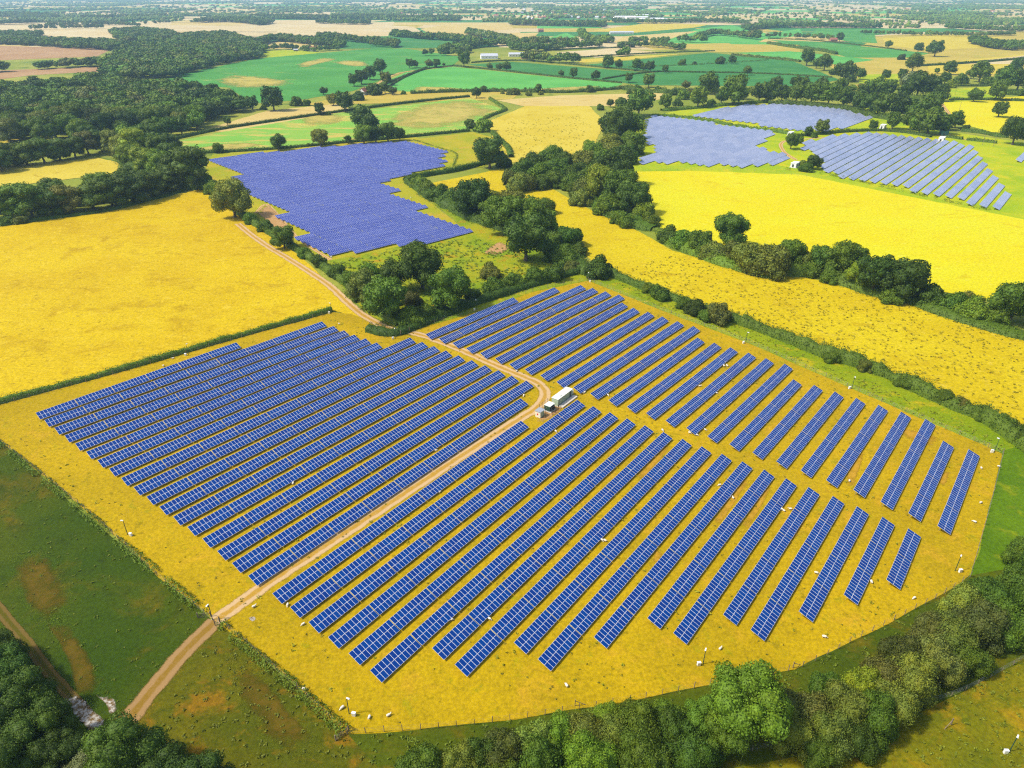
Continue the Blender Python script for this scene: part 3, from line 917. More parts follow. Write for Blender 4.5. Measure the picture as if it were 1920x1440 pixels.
def crown_mesh(name, seed, kind, nq, leaf, lobes_rim=True):
    rng = np.random.default_rng(seed)
    L = crown_lobes(rng, kind)
    c = np.array([l[0] for l in L]); r = np.array([l[1] for l in L])
    # second order of clumps riding on the lobes
    cs, rs = [c], [r]
    for i in range(len(L)):
        m = 6
        d = rng.normal(0, 1, (m, 3)); d[:, 2] = np.abs(d[:, 2]) * 0.9 - 0.15
        d /= np.linalg.norm(d, axis=1)[:, None]
        cs.append(c[i] + d * r[i] * 0.82); rs.append(np.full(m, r[i]) * rng.uniform(0.30, 0.46, m))
    C2, R2 = np.concatenate(cs), np.concatenate(rs)
    wgt = R2 ** 2; wgt /= wgt.sum()
    V, quads = [], 0
    need = nq; P_all, N_all = [], []
    while need > 0:
        m = need * 3
        idx = rng.choice(len(R2), m, p=wgt)
        d = rng.normal(0, 1, (m, 3)); d /= np.linalg.norm(d, axis=1)[:, None]
        p = C2[idx] + d * R2[idx][:, None] * np.where(rng.random(m) < 0.10, rng.uniform(1.05, 1.32, m), rng.uniform(0.88, 1.07, m))[:, None]
        # keep what is outside the other clumps
        ok = np.ones(m, bool)
        for j in range(len(R2)):
            ok &= (np.linalg.norm(p - C2[j], axis=1) > R2[j] * 0.93) | (idx == j)
        ok &= p[:, 2] > (0.02 if kind == 'bush' else 0.16 if kind == 'tall' else 0.36)
        p, d = p[ok][:need], d[ok][:need]
        P_all.append(p); N_all.append(d); need -= len(p)
    P, Nn = np.concatenate(P_all), np.concatenate(N_all)
    lv = leaf_quads(P, Nn, leaf, rng)
    nv = len(lv)
    q = np.arange(nv).reshape(-1, 4)
    # inner body so that one does not look straight through
    iv, if_ = ICO1 if nq < 1500 else ICO2
    VV, T = [lv], []
    off = nv
    for j in range(len(L)):
        VV.append(c[j] + iv * r[j] * 0.84); T.append(if_ + off); off += len(iv)
    return mesh_np(name, np.concatenate(VV), [q, np.concatenate(T)], M_LEAF)

CROWN = {}
for kind, ks in (('oak', 4), ('tall', 3), ('bush', 4)):
    CROWN[kind, 'near'] = [crown_mesh('crown', 100 + k * 7 + len(kind), kind, 9000 if kind != 'bush' else 7500, 0.055) for k in range(ks)]
    CROWN[kind, 'mid'] = [crown_mesh('crown', 200 + k * 7 + len(kind), kind, 3200, 0.10) for k in range(ks)]
    CROWN[kind, 'far'] = [crown_mesh('crown', 300 + k * 7 + len(kind), kind, 800, 0.20) for k in range(ks)]

def trunk_mesh(seed):
    rng = random.Random(seed)
    m = MB()
    pts = [(0, 0, -0.05), (0.02, 0.0, 0.25), (0.0, 0.03, 0.55), (0.03, 0.0, 0.9)]
    rad = [0.105, 0.07, 0.06, 0.045]
    rings = []
    for p, r in zip(pts, rad):
        rings.append([(p[0] + r * math.cos(a * math.pi / 4), p[1] + r * math.sin(a * math.pi / 4), p[2]) for a in range(8)])
    m.loft(rings)
    for k in range(6):
        a = k * 1.05 + rng.uniform(-.3, .3); z = rng.uniform(0.4, 0.75)
        e = (0.55 * math.cos(a), 0.55 * math.sin(a), z + rng.uniform(0.25, 0.5))
        m.bar((0, 0, z), e, 0.035, 0.012, 5)
    return m.mesh('trunk', M_BARK)
TRUNKS = [trunk_mesh(s) for s in range(3)]

TINT = {  # leaf reflectances
    0: (0.072, 0.130, 0.007), 1: (0.092, 0.160, 0.007), 2: (0.132, 0.168, 0.018), 3: (0.190, 0.270, 0.010),
    4: (0.110, 0.128, 0.020), 5: (0.050, 0.094, 0.006), 6: (0.190, 0.230, 0.080)}
WORD = {0: 'dark green', 1: 'mid green', 2: 'olive green', 3: 'lime green', 4: 'dull brownish', 5: 'deep green', 6: 'silvery green'}

def tint(k, amt=0.2):
    c = TINT[k]
    f = 1 + RNG.normal(0, amt); h = RNG.normal(0, 0.07)
    return (max(.005, c[0] * f * (1 + h)), max(.005, c[1] * f), max(.003, c[2] * f * (1 - h)), 1)

n_tree = [0]
def tree(px, py, w, k=0, hf=1.0, kind='oak', label=None, group=None, loc=None, lod=None):
    p = at(px, py) if loc is None else loc
    dep = proj((p.x, p.y, 5))[2]
    R = w * dep / F_PX / 2 if loc is None else w / 2
    lod = lod or ('near' if dep < 260 else 'mid' if dep < 620 else 'far')
    rz = RNG.uniform(0, 6.28)
    ms = CROWN[kind, lod]
    me = ms[int(RNG.integers(len(ms)))]
    sz = R * hf * RNG.uniform(0.94, 1.06)
    if kind == 'bush':
        o = link('bush', me)
        o.location = (p.x, p.y, 0); o.rotation_euler = (0, 0, rz)
        o.scale = (R * RNG.uniform(0.92, 1.1), R * RNG.uniform(0.92, 1.1), sz)
        o.color = tint(k)
        tag(o, label, 'bush', group)
        return o
    root = empty('tree', (p.x, p.y, 0), rz)
    root.scale = (R, R * RNG.uniform(0.92, 1.08), sz)
    tag(root, label, 'tree', group)
    c = link('crown', me, root); c.color = tint(k)
    t = link('trunk', TRUNKS[int(RNG.integers(3))], root)
    return root

def tree_list(items, place, group, kind='oak', hf=1.0, k=0, count_from='left'):
    items = sorted(items, key=lambda t: t[0])
    for i, it in enumerate(items):
        x, y, w = it[:3]
        kk = it[3] if len(it) > 3 else k
        kd = it[4] if len(it) > 4 else kind
        h = it[5] if len(it) > 5 else hf
        noun = 'bush' if kd == 'bush' else 'tree'
        tree(x, y, w, kk, h, kd, '%s %s, %s from the left %s' % (WORD[kk], noun, ordn(i + 1), place), group)

# copse beside the far gate
tree_list([(690, 574, 66, 2), (662, 534, 46, 1, 'bush'), (730, 602, 90, 0), (742, 548, 62, 0), (792, 542, 84, 0), (846, 580, 76, 1), (766, 606, 60, 1, 'bush'), (800, 598, 46, 0, 'bush'), (700, 548, 55, 1), (676, 562, 44, 0, 'bush'), (772, 572, 46, 4, 'bush')],
          'in the copse beside the far gate', 'trees of the copse by the far gate', hf=1.0)
tree_list([(886, 562, 40, 0, 'bush'), (926, 546, 50, 0, 'bush'), (965, 536, 42, 0, 'bush'), (920, 520, 46, 2, 'bush'), (1004, 530, 46, 0, 'bush'), (1040, 524, 50, 0, 'bush'), (1060, 494, 56, 1, 'bush'), (1072, 508, 36, 4, 'bush'), (1122, 518, 58, 0, 'bush')],
          'in the hedge above the upper panel block', 'bushes behind the upper block', hf=1.0)
tree_list([(986, 490, 86, 5), (946, 440, 72, 1), (888, 408, 72, 5), (922, 420, 50, 0), (1005, 415, 60, 2, 'bush'), (1022, 432, 56, 3, 'bush'), (1040, 462, 48, 1, 'bush'), (1068, 460, 58, 0, 'bush'), (1000, 440, 66, 0), (1084, 478, 36, 1, 'bush'), (1040, 488, 52, 0, 'bush'), (918, 388, 56, 2, 'bush'), (960, 392, 60, 2, 'bush'), (950, 410, 56, 0, 'bush'), (1020, 400, 50, 0, 'bush')],
          'in the scrub belt around the round dark oak', 'trees and scrub around the dark oak')
tree_list([(788, 352, 38, 1, 'bush'), (802, 362, 40, 0, 'bush'), (822, 374, 46, 0, 'bush'), (846, 384, 44, 0, 'bush'), (776, 344, 30, 0, 'bush')],
          'along the corner hedge right of the middle array', 'bushes of the corner hedge')
tree_list([(918, 316, 58, 5), (945, 312, 36, 0, 'bush')], 'beside the single round oak in the small paddock', 'round oak and its neighbour')
# stream belt
tree_list([(1197, 218, 52, 0), (1166, 240, 42, 1), (1188, 232, 36, 1, 'bush'), (1160, 272, 60, 5), (1146, 258, 42, 0), (1140, 248, 36, 0), (1180, 262, 46, 0), (1172, 282, 50, 1, 'bush'), (1140, 286, 52, 2, 'bush'), (1186, 290, 44, 1), (1112, 300, 56, 1, 'bush'), (1150, 300, 60, 2, 'bush'), (1176, 306, 50, 0, 'bush'),
           (1096, 318, 56, 2, 'bush'), (1136, 322, 66, 1, 'bush'), (1166, 332, 52, 0, 'bush'), (1080, 336, 52, 1, 'bush'), (1110, 346, 60, 1, 'bush'), (1150, 348, 70, 5), (1070, 356, 50, 0, 'bush'), (1100, 372, 60, 2, 'bush'), (1126, 380, 66, 3), (1090, 384, 50, 2, 'bush'), (1160, 388, 70, 0), (1186, 402, 62, 5), (1140, 402, 60, 1, 'bush'), (1206, 412, 52, 1, 'bush'), (1172, 424, 42, 1, 'bush'), (1218, 422, 40, 3, 'bush'), (1158, 418, 36, 1, 'bush'), (1080, 366, 46, 1, 'bush')],
          'in the wooded stream belt', 'trees and willows of the stream belt')
tree_list([(1060, 314, 46, 1, 'bush'), (1034, 306, 54, 1, 'bush'), (1000, 312, 46, 0, 'bush'), (982, 332, 56, 1, 'bush'), (1012, 338, 60, 1, 'bush'), (958, 346, 42, 2, 'bush'), (990, 356, 46, 2, 'bush'), (1050, 330, 50, 0, 'bush'), (1040, 350, 50, 1, 'bush'), (972, 358, 56, 2, 'bush'), (1016, 354, 40, 1, 'bush')],
          'in the willow scrub west of the stream belt', 'willow scrub beside the pale field')
tree_list([(1282, 462, 58, 1, 'bush'), (1254, 452, 46, 1, 'bush'), (1312, 474, 62, 0, 'bush'), (1336, 484, 54, 2, 'bush'), (1366, 464, 66, 0), (1376, 492, 66, 2, 'bush'), (1402, 508, 78, 2, 'bush'), (1440, 516, 86, 2, 'bush'), (1478, 504, 56, 1), (1504, 508, 56, 2, 'bush'), (1536, 512, 54, 0), (1572, 518, 70, 1), (1608, 540, 52, 3), (1596, 516, 56, 0), (1634, 552, 80, 5), (1684, 560, 84, 5), (1668, 566, 50, 0, 'bush'), (1740, 572, 64, 0, 'bush'), (1780, 582, 62, 0, 'bush'), (1822, 596, 66, 1, 'bush'), (1862, 606, 56, 1, 'bush'), (1722, 560, 44, 1, 'bush'), (1800, 575, 50, 4, 'bush'), (1892, 606, 86, 0), (1930, 612, 80, 0), (1520, 516, 50, 1, 'bush'), (1556, 528, 46, 1, 'bush')],
          'in the tree belt between the two yellow meadows', 'trees between the yellow meadows')
tree_list([(1236, 560, 42, 0, 'bush'), (1302, 588, 46, 0, 'bush'), (1346, 604, 58, 4, 'bush'), (1326, 600, 40, 0, 'bush'), (1282, 578, 36, 1, 'bush'), (1215, 548, 30, 1, 'bush'), (1878, 802, 50, 0, 'bush'), (1800, 766, 44, 4, 'bush'), (1770, 754, 42, 0, 'bush'), (1840, 784, 46, 0, 'bush'), (1560, 678, 38, 1, 'bush'), (1700, 724, 42, 0, 'bush'), (1915, 828, 56, 0, 'bush'), (1620, 694, 36, 2, 'bush')],
          'on the long hedge behind the upper block', 'bushes of the long hedge')
# hedge up the track
tree_list([(441, 408, 70, 2), (470, 418, 34, 1, 'bush'), (534, 466, 44, 1), (402, 362, 40, 1, 'bush'), (386, 352, 42, 1, 'bush'), (420, 386, 36, 1, 'bush'), (498, 432, 36, 0, 'bush'), (572, 482, 34, 0, 'bush'), (600, 500, 36, 0, 'bush'), (632, 520, 38, 0, 'bush')],
          'on the hedge beside the upper track', 'trees of the track hedge')
# left tree lines
tree_list([(-20, 412, 80, 0), (22, 410, 80, 1), (62, 408, 72, 1), (100, 402, 70, 0), (136, 398, 68, 4), (176, 393, 68, 0), (212, 388, 70, 5), (250, 380, 70, 5), (286, 370, 64, 0), (310, 358, 60, 0), (190, 372, 60, 1), (110, 384, 60, 0), (240, 362, 60, 0), (40, 418, 34, 2, 'bush'), (14, 420, 34, 1, 'bush')],
          'in the tree line behind the big yellow meadow', 'tree line behind the yellow meadow', kind='tall', hf=0.66)
tree_list([(366, 354, 78, 5), (336, 346, 60, 0), (304, 336, 56, 1), (275, 324, 52, 3), (246, 312, 46, 3), (300, 300, 44, 1), (258, 296, 52, 3), (284, 292, 44, 1), (320, 312, 44, 0), (344, 322, 44, 0), (232, 296, 46, 2), (214, 290, 44, 2), (192, 284, 42, 0), (170, 278, 40, 0), (266, 276, 44, 1), (300, 278, 44, 0), (326, 286, 40, 0), (240, 276, 42, 1), (286, 268, 40, 0)],
          'in the leafy corner left of the middle array', 'trees of the leafy corner', kind='tall', hf=0.8)
tree_list([(-14, 316, 58, 0), (18, 313, 58, 0), (52, 310, 56, 1), (84, 306, 54, 0), (114, 301, 54, 0), (142, 296, 52, 0), (166, 290, 50, 4), (4, 322, 50, 0)],
          'in the line behind the small hay field', 'tree line behind the small hay field', kind='tall', hf=0.66)
tree_list([(300, 258, 38, 0), (322, 254, 34, 0), (342, 252, 32, 0), (370, 244, 36, 1), (427, 235, 15, 1)], 'on the hedge under the dense wood', 'trees on the hedge under the wood')
# parkland and hedgerow trees in the middle distance
tree_list([(514, 208, 42, 5), (474, 206, 24, 0), (556, 198, 28, 1, 'bush'), (575, 198, 18, 1, 'bush'), (494, 206, 14, 0, 'bush'), (607, 178, 15, 0), (647, 210, 36, 0), (625, 198, 22, 2), (672, 188, 28, 0, 'bush'), (702, 178, 34, 5, 'bush'), (722, 176, 20, 1), (736, 178, 16, 0), (757, 177, 12, 1, 'bush'), (664, 162, 22, 5), (678, 158, 26, 5), (694, 150, 26, 5), (713, 140, 26, 5), (724, 160, 22, 2),
           (600, 216, 22, 0), (616, 216, 12, 0, 'bush')], 'around the lane and white cottage', 'hedgerow trees around the cottage')
tree_list([(680, 244, 42, 0), (696, 248, 34, 0), (683, 270, 36, 1), (705, 268, 30, 0), (728, 266, 36, 0), (750, 264, 24, 1), (523, 282, 29, 0), (602, 275, 34, 2), (653, 270, 15, 0), (410, 287, 20, 1)],
          'along the hedge behind the middle array', 'hedgerow trees behind the middle array')
tree_list([(870, 126, 27, 0), (805, 127, 16, 4), (819, 127, 16, 0), (768, 128, 16, 0), (778, 127, 14, 0), (832, 124, 6, 1), (918, 130, 12, 0), (937, 132, 13, 1), (950, 133, 18, 0), (1052, 144, 12, 1), (1075, 147, 18, 0), (1117, 151, 18, 0), (894, 184, 18, 0), (907, 173, 12, 0), (955, 178, 14, 2, 'bush'), (966, 178, 20, 2, 'bush'), (991, 180, 14, 2, 'bush'), (1009, 174, 15, 0), (942, 176, 10, 2, 'bush'), (1014, 178, 12, 2, 'bush'), (985, 170, 6, 0), (1105, 173, 20, 2, 'bush'), (882, 240, 26, 0, 'bush'), (906, 246, 38, 1, 'bush'), (915, 238, 18, 0, 'bush')],
          'among the green fields left of the centre', 'trees among the green fields')
tree_list([(1179, 155, 17, 0), (1140, 128, 22, 1), (1160, 129, 17, 0), (1194, 133, 22, 0), (1206, 134, 14, 0), (1219, 135, 18, 0), (1247, 137, 14, 0), (1401, 141, 16, 0), (1279, 122, 18, 0, 'bush'), (1302, 121, 10, 0, 'bush'), (1372, 120, 16, 0), (1350, 120, 22, 0, 'bush'), (1216, 164, 24, 0), (1234, 172, 16, 1, 'bush'), (1328, 176, 42, 0), (1374, 197, 50, 1), (1422, 192, 34, 0), (1308, 202, 36, 1), (1456, 166, 22, 0), (1487, 163, 18, 0), (1285, 168, 16, 4), (1247, 206, 28, 1), (1333, 199, 20, 0, 'bush'), (1262, 178, 20, 0, 'bush'), (1144, 201, 14, 0), (1165, 198, 24, 0, 'bush'), (1125, 206, 18, 1, 'bush'), (1280, 186, 28, 1, 'bush'), (1270, 198, 22, 1, 'bush'), (1195, 172, 20, 0, 'bush'), (1294, 178, 20, 2, 'bush'), (1352, 194, 24, 0), (1392, 186, 22, 1), (1180, 176, 14, 0, 'bush'), (1108, 172, 16, 1, 'bush')],
          'along the far hedges above the pale arrays', 'trees along the far hedges')
tree_list([(1512, 123, 27, 0), (1545, 132, 28, 0), (1530, 128, 18, 0), (1562, 140, 20, 0, 'bush'), (1584, 152, 38, 5), (1612, 149, 20, 0), (1594, 154, 22, 0, 'bush'), (1710, 135, 32, 0), (1690, 112, 16, 0, 'bush'), (1779, 140, 24, 0), (1756, 138, 10, 0), (1835, 154, 38, 0), (1820, 148, 20, 1), (1902, 138, 26, 0), (1721, 98, 17, 0), (1752, 106, 28, 0), (1665, 90, 14, 0), (1574, 78, 16, 0), (1740, 100, 14, 0)],
          'scattered over the ochre fields at the right', 'trees of the ochre fields')
tree_list([(1445, 178, 24, 0), (1465, 190, 30, 0), (1492, 192, 32, 0), (1520, 194, 36, 0), (1552, 197, 36, 0), (1580, 202, 38, 0), (1600, 200, 30, 0), (1614, 186, 26, 0), (1640, 186, 40, 0), (1664, 182, 30, 1), (1694, 184, 24, 0), (1718, 184, 46, 5), (1744, 182, 36, 5), (1702, 160, 40, 6, 'bush'), (1722, 158, 30, 2, 'bush'), (1761, 190, 30, 0), (1781, 164, 22, 3, 'bush'), (1800, 156, 30, 1, 'bush'), (1770, 158, 22, 1), (1825, 191, 26, 0), (1866, 188, 34, 0), (1880, 170, 40, 0), (1906, 170, 40, 0), (1850, 160, 26, 1, 'bush'), (1925, 180, 30, 1, 'bush'), (1690, 150, 20, 0), (1676, 168, 20, 3, 'bush'), (1660, 150, 18, 0), (1440, 192, 26, 0), (1572, 180, 30, 0), (1540, 178, 30, 0), (1500, 174, 28, 0)],
          'in the long belt above the oval array', 'trees of the belt above the oval array')
tree_list([(1612, 208, 36, 5), (1630, 214, 36, 5), (1656, 220, 44, 5), (1684, 222, 42, 5), (1708, 224, 42, 0), (1742, 222, 44, 0), (1705, 244, 38, 0), (1672, 242, 30, 1), (1738, 252, 54, 0), (1762, 252, 40, 0), (1790, 240, 28, 0), (1810, 244, 16, 0, 'bush'), (1722, 250, 40, 1), (1871, 220, 30, 0), (1898, 272, 50, 0), (1636, 244, 18, 0), (1516, 256, 18, 0), (1540, 252, 26, 2), (1526, 258, 16, 1, 'bush'), (1482, 280, 28, 0), (1498, 268, 20, 1, 'bush'), (1524, 318, 28, 0), (1510, 322, 28, 1, 'bush'), (1505, 312, 20, 2, 'bush'), (1198, 290, 20, 1, 'bush'), (1204, 262, 14, 1, 'bush'), (1200, 240, 12, 1, 'bush'), (1922, 262, 30, 0), (1775, 244, 30, 0)],
          'in and around the right-hand arrays', 'trees around the right-hand arrays')
# near tree belt below the farm
tree_list([(1388, 1382, 152, 1, 'oak', 1.12), (1316, 1372, 80, 1, 'oak', 0.95), (1352, 1412, 90, 0),
           (800, 1474, 123, 1, 'bush', 1.3), (858, 1462, 107, 2, 'bush', 1.3), (900, 1440, 94, 0, 'bush', 1.3), (948, 1436, 107, 2, 'bush', 1.3), (1002, 1418, 107, 2, 'bush', 1.3), (1050, 1404, 94, 1, 'bush', 1.3), (1094, 1394, 107, 2, 'bush', 1.3), (1130, 1362, 73, 3, 'bush', 1.3), (1146, 1398, 96, 2, 'bush', 1.3), (1196, 1384, 107, 1, 'bush', 1.3), (1246, 1366, 89, 1, 'bush', 1.3), (1260, 1400, 107, 0, 'bush', 1.3), (1010, 1470, 123, 0, 'bush', 1.3), (1100, 1452, 123, 1, 'bush', 1.3), (1200, 1440, 123, 0, 'bush', 1.3), (1290, 1430, 112, 0, 'bush', 1.3), (940, 1490, 112, 0, 'bush', 1.3),
           (1468, 1352, 103, 4, 'bush', 1.3), (1486, 1392, 100, 2, 'bush', 1.3), (1520, 1360, 100, 4, 'bush', 1.3), (1552, 1396, 107, 2, 'bush', 1.3), (1580, 1350, 112, 2, 'bush', 1.3), (1628, 1372, 116, 0, 'bush', 1.3), (1664, 1340, 107, 2, 'bush', 1.3), (1610, 1312, 96, 3, 'bush', 1.3), (1548, 1310, 78, 1, 'bush', 1.3), (1650, 1290, 94, 4, 'bush', 1.3), (1700, 1302, 112, 2, 'bush', 1.3), (1690, 1250, 94, 2, 'bush', 1.3), (1742, 1262, 107, 4, 'bush', 1.3), (1776, 1222, 107, 2, 'bush', 1.3), (1742, 1208, 87, 4, 'bush', 1.3), (1800, 1250, 89, 0, 'bush', 1.3), (1826, 1198, 112, 4, 'bush', 1.3), (1800, 1160, 89, 2, 'bush', 1.3), (1852, 1152, 100, 0, 'bush', 1.3), (1880, 1196, 107, 0, 'bush', 1.3), (1906, 1130, 100, 0, 'bush', 1.3), (1940, 1180, 123, 0, 'bush', 1.3), (1910, 1060, 73, 0, 'bush', 1.3), (1940, 1090, 100, 0, 'bush', 1.3), (1600, 1398, 89, 0, 'bush', 1.3), (1532, 1422, 78, 0, 'bush', 1.3)],
          'in the thick belt along the bottom right', 'trees and scrub of the near belt')
tree_list([(20, 1300, 110, 5), (-40, 1290, 110, 5), (60, 1352, 120, 5), (0, 1400, 130, 5), (104, 1404, 110, 0), (40, 1460, 130, 5), (-60, 1420, 130, 5), (130, 1450, 100, 5), (10, 1250, 90, 5)],
          'in the dark wood at the bottom left corner', 'dark wood at the bottom left')
tree_list([(250, 1470, 150, 0), (330, 1490, 120, 5), (176, 1486, 96, 6), (396, 1500, 110, 5), (230, 1520, 120, 4), (440, 1540, 100, 5)],
          'in the clump on the bottom edge', 'clump of trees on the bottom edge', hf=0.95)

# ------------------------------------------------------------------ woods
def scatter(px, spacing, rng, jit=0.38):
    poly = [at(*p) for p in px]
    xs = [p.x for p in poly]; ys = [p.y for p in poly]
    out = []
    y = min(ys); r = 0
    while y < max(ys):
        x = min(xs) + (spacing / 2 if r % 2 else 0)
        while x < max(xs):
            p = Vector((x + rng.uniform(-jit, jit) * spacing, y + rng.uniform(-jit, jit) * spacing, 0))
            if inside(poly, p): out.append(p)
            x += spacing
        y += spacing * 0.87; r += 1
    return out

def template(kind, seed, nq, leaf, core=True):
    me = crown_mesh('template', seed, kind, nq, leaf)
    nv = len(me.vertices)
    V = np.empty(nv * 3, np.float32); me.vertices.foreach_get('co', V); V = V.reshape(-1, 3)
    Q = np.array([list(p.vertices) for p in me.polygons if len(p.vertices) == 4], np.int32)
    T = np.array([list(p.vertices) for p in me.polygons if len(p.vertices) == 3], np.int32)
    bpy.data.meshes.remove(me)
    return V, Q, T

def low_template(seed):
    """a few dozen faces: a lumpy crown for trees that are a few pixels high"""
    rng = np.random.default_rng(seed)
    VV, TT, off = [], [], 0
    for k in range(3):
        iv, f = ICO1
        c = np.array([rng.uniform(-.45, .45), rng.uniform(-.45, .45), 0.75 + rng.uniform(-.15, .45)])
        VV.append(c + iv * rng.uniform(0.5, 0.75) * (1 + rng.normal(0, 0.16, (len(iv), 1)))); TT.append(f + off); off += len(iv)
    return np.concatenate(VV), np.zeros((0, 4), np.int32), np.concatenate(TT)

def bake(name, pts, radii, heights, tints, temps, label=None, cat='trees'):
    """many crowns as one mesh; per-crown colour stored on the mesh"""
    Vs, Qs, Ts, Cs, off = [], [], [], [], 0
    for p, r, h, c in zip(pts, radii, heights, tints):
        V, Q, T = temps[int(RNG.integers(len(temps)))]
        a = RNG.uniform(0, 6.28); ca, sa = math.cos(a), math.sin(a)
        W = np.stack([(V[:, 0] * ca - V[:, 1] * sa) * r + p.x, (V[:, 0] * sa + V[:, 1] * ca) * r + p.y, V[:, 2] * h], 1)
        Vs.append(W)
        if len(Q): Qs.append(Q + off)
        if len(T): Ts.append(T + off)
        Cs.append(np.tile(np.array(c, np.float32), (len(V), 1)))
        off += len(V)
    fs = []
    if Qs: fs.append(np.concatenate(Qs))
    if Ts: fs.append(np.concatenate(Ts))
    me = mesh_np(name, np.concatenate(Vs), fs, M_WOODS)
    at_ = me.color_attributes.new('tint', 'FLOAT_COLOR', 'POINT')
    at_.data.foreach_set('color', np.concatenate(Cs).astype(np.float32).ravel())
    o = link(name, me)
    tag(o, label, cat, kind='stuff')
    return o

def woods_mat():
    m, nt, b, out = new_mat('woodland_leaves')
    a = N(nt, 'ShaderNodeVertexColor'); a.layer_name = 'tint'
    geo = N(nt, 'ShaderNodeNewGeometry')
    mr = N(nt, 'ShaderNodeMapRange'); mr.inputs['To Min'].default_value = 0.86; mr.inputs['To Max'].default_value = 1.14
    nt.links.new(geo.outputs['Random Per Island'], mr.inputs['Value'])
    cc = N(nt, 'ShaderNodeCombineColor')
    for i in range(3): nt.links.new(mr.outputs[0], cc.inputs[i])
    col = mixc(nt, 1.0, a.outputs['Color'], cc.outputs[0], 'MULTIPLY')
    nt.links.new(col, b.inputs['Base Color'])
    b.inputs['Roughness'].default_value = 0.7
    b.inputs['Specular IOR Level'].default_value = 0.2
    return m
M_WOODS = woods_mat()

T_MID = [template('oak', 900 + s, 800, 0.17) for s in range(4)]
T_FAR = [template('oak', 920 + s, 170, 0.30) for s in range(3)]
T_LOW = [low_template(s) for s in range(6)]
WOOD_K = [0, 0, 0, 1, 5, 5, 0, 2, 1, 4]

main_wood = [(-260, 184), (0, 176), (90, 168), (200, 158), (230, 166), (330, 174), (400, 182), (440, 194), (462, 210), (430, 222), (392, 236), (330, 246), (290, 252), (180, 266), (0, 270), (-260, 270)]
rw = np.random.default_rng(21)
pts = sorted(scatter(main_wood, 17.0, rw), key=lambda p: p.y)
vis = [p for p in pts if -60 < proj(p)[0] < 1980]
for i, p in enumerate(sorted(vis[:70], key=lambda q: proj(q)[0])):
    k = WOOD_K[int(RNG.integers(10))]
    tree(0, 0, 18.5 * RNG.uniform(0.75, 1.3), k, 0.95, 'oak', '%s tree, %s from the left along the near edge of the dense wood' % (WORD[k], ordn(i + 1)), 'near edge of the dense left wood', loc=p, lod='mid')
rest = vis[70:] + [p for p in pts if p not in vis]
bake('woodland', rest, [10.6 * RNG.uniform(0.75, 1.3) for _ in rest], [7.8 * RNG.uniform(0.8, 1.25) for _ in rest], [tint(WOOD_K[int(RNG.integers(10))]) for _ in rest], T_MID,
     'dense dark green wood filling the left middle distance', 'wood')
for px, sp in (([(196, 144), (212, 112), (240, 94), (320, 72), (420, 66), (492, 84), (494, 108), (400, 124), (330, 146), (250, 150)], 15),
               ([(-300, 88), (0, 80), (90, 80), (215, 83), (260, 92), (215, 96), (90, 88), (0, 84), (-300, 92)], 15),
               ([(-300, 148), (0, 136), (60, 130), (180, 121), (200, 125), (120, 128), (20, 133), (-300, 152)], 15),
               ([(-100, 74), (0, 66), (80, 66), (70, 76), (0, 79)], 15),
               ([(210, 62), (262, 58), (330, 66), (310, 80), (220, 76)], 15)):
    q = scatter(px, sp, rw)
    bake('woodland', q, [9.8 * RNG.uniform(0.8, 1.25) for _ in q], [7.2 * RNG.uniform(0.85, 1.2) for _ in q], [tint(WOOD_K[int(RNG.integers(10))]) for _ in q], T_FAR,
         'dark wood above the big green field' if px[0] == (196, 144) else 'far line of dark trees between the stubble and wheat fields' if px[0][0] == -300 else 'far clump of trees beyond the wheat fields', 'wood')

# belts and clumps across the middle distance that read as masses
belts = []
def belt(px, width, spacing, rad, ks=WOOD_K, hk=1.0):
    L = smooth_line([at(*p) for p in px], spacing)
    for p in L:
        m = max(1, round(width / spacing))
        for j in range(m):
            q = p + Vector((rw.uniform(-.4, .4) * spacing, (j - (m - 1) / 2) * spacing + rw.uniform(-.4, .4) * spacing, 0))
            belts.append((q, rad * rw.uniform(0.7, 1.3), rad * hk * rw.uniform(0.75, 1.2), tint(ks[int(rw.integers(len(ks)))])))
belt([(490, 84), (520, 76), (560, 80), (610, 84), (640, 88)], 60, 12, 8)
belt([(490, 96), (530, 92), (590, 96), (630, 94)], 18, 12, 6)
belt([(600, 72), (660, 78), (720, 84), (745, 88)], 40, 12, 8)
belt([(700, 86), (740, 90)], 16, 11, 7)
belt([(740, 68), (790, 72), (850, 76), (900, 84)], 60, 13, 8)
belt([(830, 100), (870, 92), (930, 86), (1000, 84)], 50, 12, 8)
belt([(800, 104), (850, 104), (880, 98)], 16, 11, 7)
belt([(880, 64), (920, 72), (960, 80)], 70, 13, 8, [6, 1, 0, 2])
belt([(985, 112), (1010, 116), (1060, 118), (1080, 118)], 18, 12, 8)
belt([(960, 92), (1000, 96), (1060, 92), (1120, 88)], 40, 12, 8)
belt([(1000, 86), (1050, 84), (1080, 86)], 30, 12, 9)
belt([(1090, 64), (1100, 76), (1140, 80)], 60, 12, 8, [1, 3, 0, 1])
belt([(1180, 82), (1200, 80), (1250, 82), (1240, 80)], 12, 12, 8)
belt([(1160, 90), (1220, 88), (1280, 94)], 30, 12, 7)
belt([(1275, 78), (1300, 80), (1320, 80)], 14, 11, 9)
belt([(1310, 72), (1340, 66), (1390, 70), (1420, 68)], 24, 12, 8)
belt([(1395, 72), (1420, 74)], 18, 11, 9)
belt([(1160, 106), (1175, 104)], 10, 10, 8)
belt([(1400, 56), (1450, 52), (1520, 52), (1640, 52)], 80, 14, 8)
belt([(1620, 64), (1700, 66), (1830, 68), (1900, 66)], 26, 12, 6)
belt([(1780, 54), (1850, 58), (1920, 60)], 60, 14, 8)
belt([(1830, 82), (1870, 92), (1920, 92), (2000, 92)], 60, 12, 9, [5, 0])
